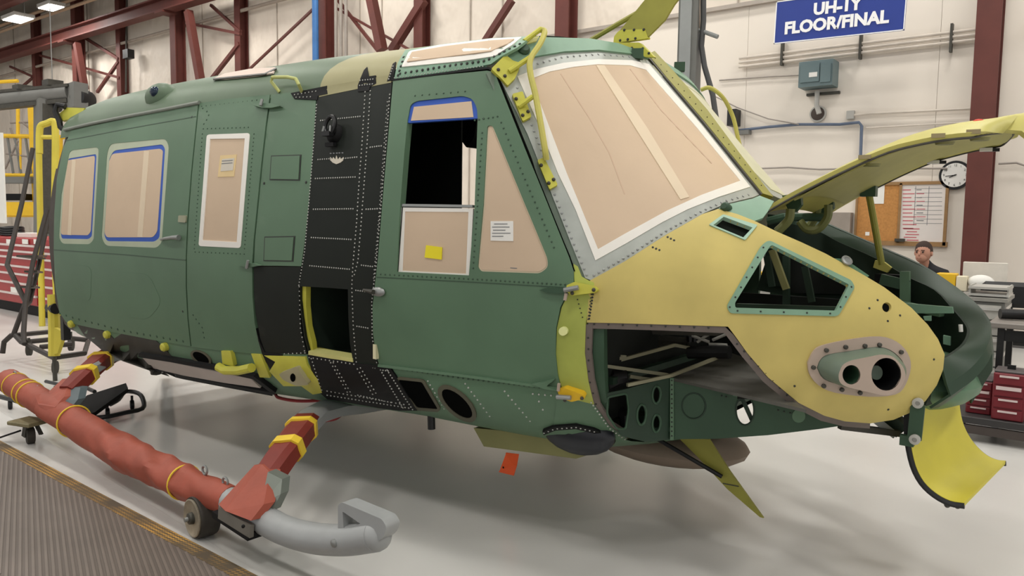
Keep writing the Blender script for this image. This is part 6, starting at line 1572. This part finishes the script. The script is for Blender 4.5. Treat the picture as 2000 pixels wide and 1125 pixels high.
# grey printer cabinet with silver trays
pcb = thing('drawer_cabinet', 'grey drawer cabinet with silver handles behind the nose tip', 'cabinet', HY(1925, 735, 4.0) * np.array([1, 1, 0]))
DY = 4.0
a = HY(1868, 585, DY); c = HY(1953, 735, DY)
MB().box(((a[0] + c[0]) / 2, DY + .3, a[2] / 2), (c[0] - a[0], .6, a[2]), bev=.008).build('body', GREYP, pcb)
MB().box(((a[0] + c[0]) / 2, DY + .3, a[2] + .015), (c[0] - a[0] + .04, .64, .03)).build('top', mat('top_grey', (140, 138, 132), .5), pcb)
for k in range(6):
    z = a[2] - .06 - k * a[2] / 6.6
    d_ = MB().box(((a[0] + c[0]) / 2, DY - .005, z - .03), (c[0] - a[0] - .05, .02, a[2] / 7.4)).build('drawer', GREYL, pcb)
    MB().box(((a[0] + c[0]) / 2 + .05, DY - .025, z), (c[0] - a[0] - .16, .025, .025)).build('handle', mat('handle_silver', (206, 204, 200), .3, metal=.5), d_)
    MB().box((c[0] + .002, DY + .3, z), (.012, .5, .03)).build('side_rail', MATS['handle_silver'], d_)
pr2 = thing('paper_tray', 'silver and white letter trays on the grey drawer cabinet', 'tray', (a[0], DY + .3, a[2] + .03))
for k in range(2): MB().box(((a[0] + c[0]) / 2 + .05, DY + .25, a[2] + .05 + k * .06), (.3, .4, .02)).build('tray', GREYL if k else mat('handle_silver', (206, 204, 200)), pr2)
for s_ in (-1, 1): MB().box(((a[0] + c[0]) / 2 + .05 + .14 * s_, DY + .25, a[2] + .08), (.012, .36, .1)).build('tray_side', GREYL, pr2)
# grey table with dark tube
tb = thing('grey_table', 'low grey table with black legs and odds and ends on top', 'table', HY(1970, 690, 3.9) * np.array([1, 1, 0]))
TY = 3.05
zt2 = HY(1970, 632, TY)[2]; tx0 = HY(1930, 632, TY)[0]; 
MB().box((tx0 + .6, TY + .45, zt2 - .02), (1.2, .9, .04), bev=.006).build('tabletop', mat('table_grey', (130, 124, 118), .5), tb)
for (sx, sy) in ((.08, .08), (1.12, .08), (.08, .82), (1.12, .82)): MB().box((tx0 + sx, TY + sy, zt2 / 2 - .02), (.045, .045, zt2 - .04)).build('leg', BLACKP, tb)
MB().box((tx0 + .6, TY + .08, zt2 - .1), (1.05, .03, .08)).build('apron', BLACKP, tb)
tag(MB().cyl((tx0 + .05, TY + .25, zt2 + .045), (tx0 + .42, TY + .42, zt2 + .045), .04, 14).build('dark_tube', BLACKP), 'short dark rubber tube lying on the grey table', 'tube')
tag(MB().box((tx0 + .45, TY + .12, zt2 + .035), (.2, .15, .07), rz=.2, bev=.005).build('red_white_box', REDBOX), 'small red box on the grey table edge', 'box')
# low dark shelf with red parts boxes
LY = 2.55
s0_ = HY(1862, 808, LY); zsh = s0_[2]
shf = thing('low_shelf_cart', 'low dark metal shelf cart carrying two red drawer boxes', 'cart', (s0_[0] + .6, LY, 0))
sx0 = s0_[0] - .05
MB().box((sx0 + .75, LY + .25, zsh - .025), (1.5, .55, .05), bev=.004).build('shelf', mat('shelf_dark', (52, 50, 50), .5), shf)
MB().box((sx0 + .75, LY + .0, max(.05, zsh - .09)), (1.5, .03, .06)).build('front_rail', mat('rail_brown', (70, 62, 58), .6), shf)
for sx in (.05, 1.45):
    for sy in (.03, .47): MB().box((sx0 + sx, LY + sy, (zsh - .05) / 2), (.05, .05, zsh - .05)).build('foot', DKBLACK, shf)
for (pa, pb, nm_lab, k0) in (((1889, 742), (1936, 800), 'red four-drawer parts box with pale handles beside the hanging lime chin door', 0), ((1941, 727), (1999, 811), 'taller red parts box with wide pale handle on the low shelf', 1)):
    yy = LY + (.12 if k0 == 0 else .02)
    a = HY(*pa, yy); c = HY(*pb, yy)
    zb0 = zsh
    bx_ = thing('parts_box', nm_lab, 'tool box', ((a[0] + c[0]) / 2, yy, zb0))
    H_ = a[2] - zb0; W_ = c[0] - a[0]; cx_ = (a[0] + c[0]) / 2
    MB().box((cx_, yy + .12, zb0 + H_ / 2), (W_, .24, H_), bev=.006).build('case', mat('parts_box_red', (112, 26, 36), .45, var=.05), bx_)
    MB().box((cx_, yy + .12, zb0 + H_ + .008), (W_ * .98, .22, .016), bev=.004).build('lid', mat('lid_dark_grey', (88, 82, 82), .4), bx_)
    MB().box((cx_, yy + .12, zb0 + H_ + .03), (.05, .02, .03)).build('carry_handle', BLACKP, bx_)
    nd = 4
    for k in range(nd):
        z = zb0 + H_ * (1 - (k + .5) / nd)
        d_ = MB().box((cx_, yy - .004, z), (W_ * .9, .012, H_ / nd * .86), bev=.002).build('drawer', MATS['parts_box_red'], bx_)
        MB().box((cx_, yy - .014, z + H_ / nd * .25), (W_ * (.78 if k == 1 else .6), .01, H_ / nd * (.3 if k == 1 else .16))).build('drawer_pull', mat('pull_pale2', (214, 196, 194), .4), d_)
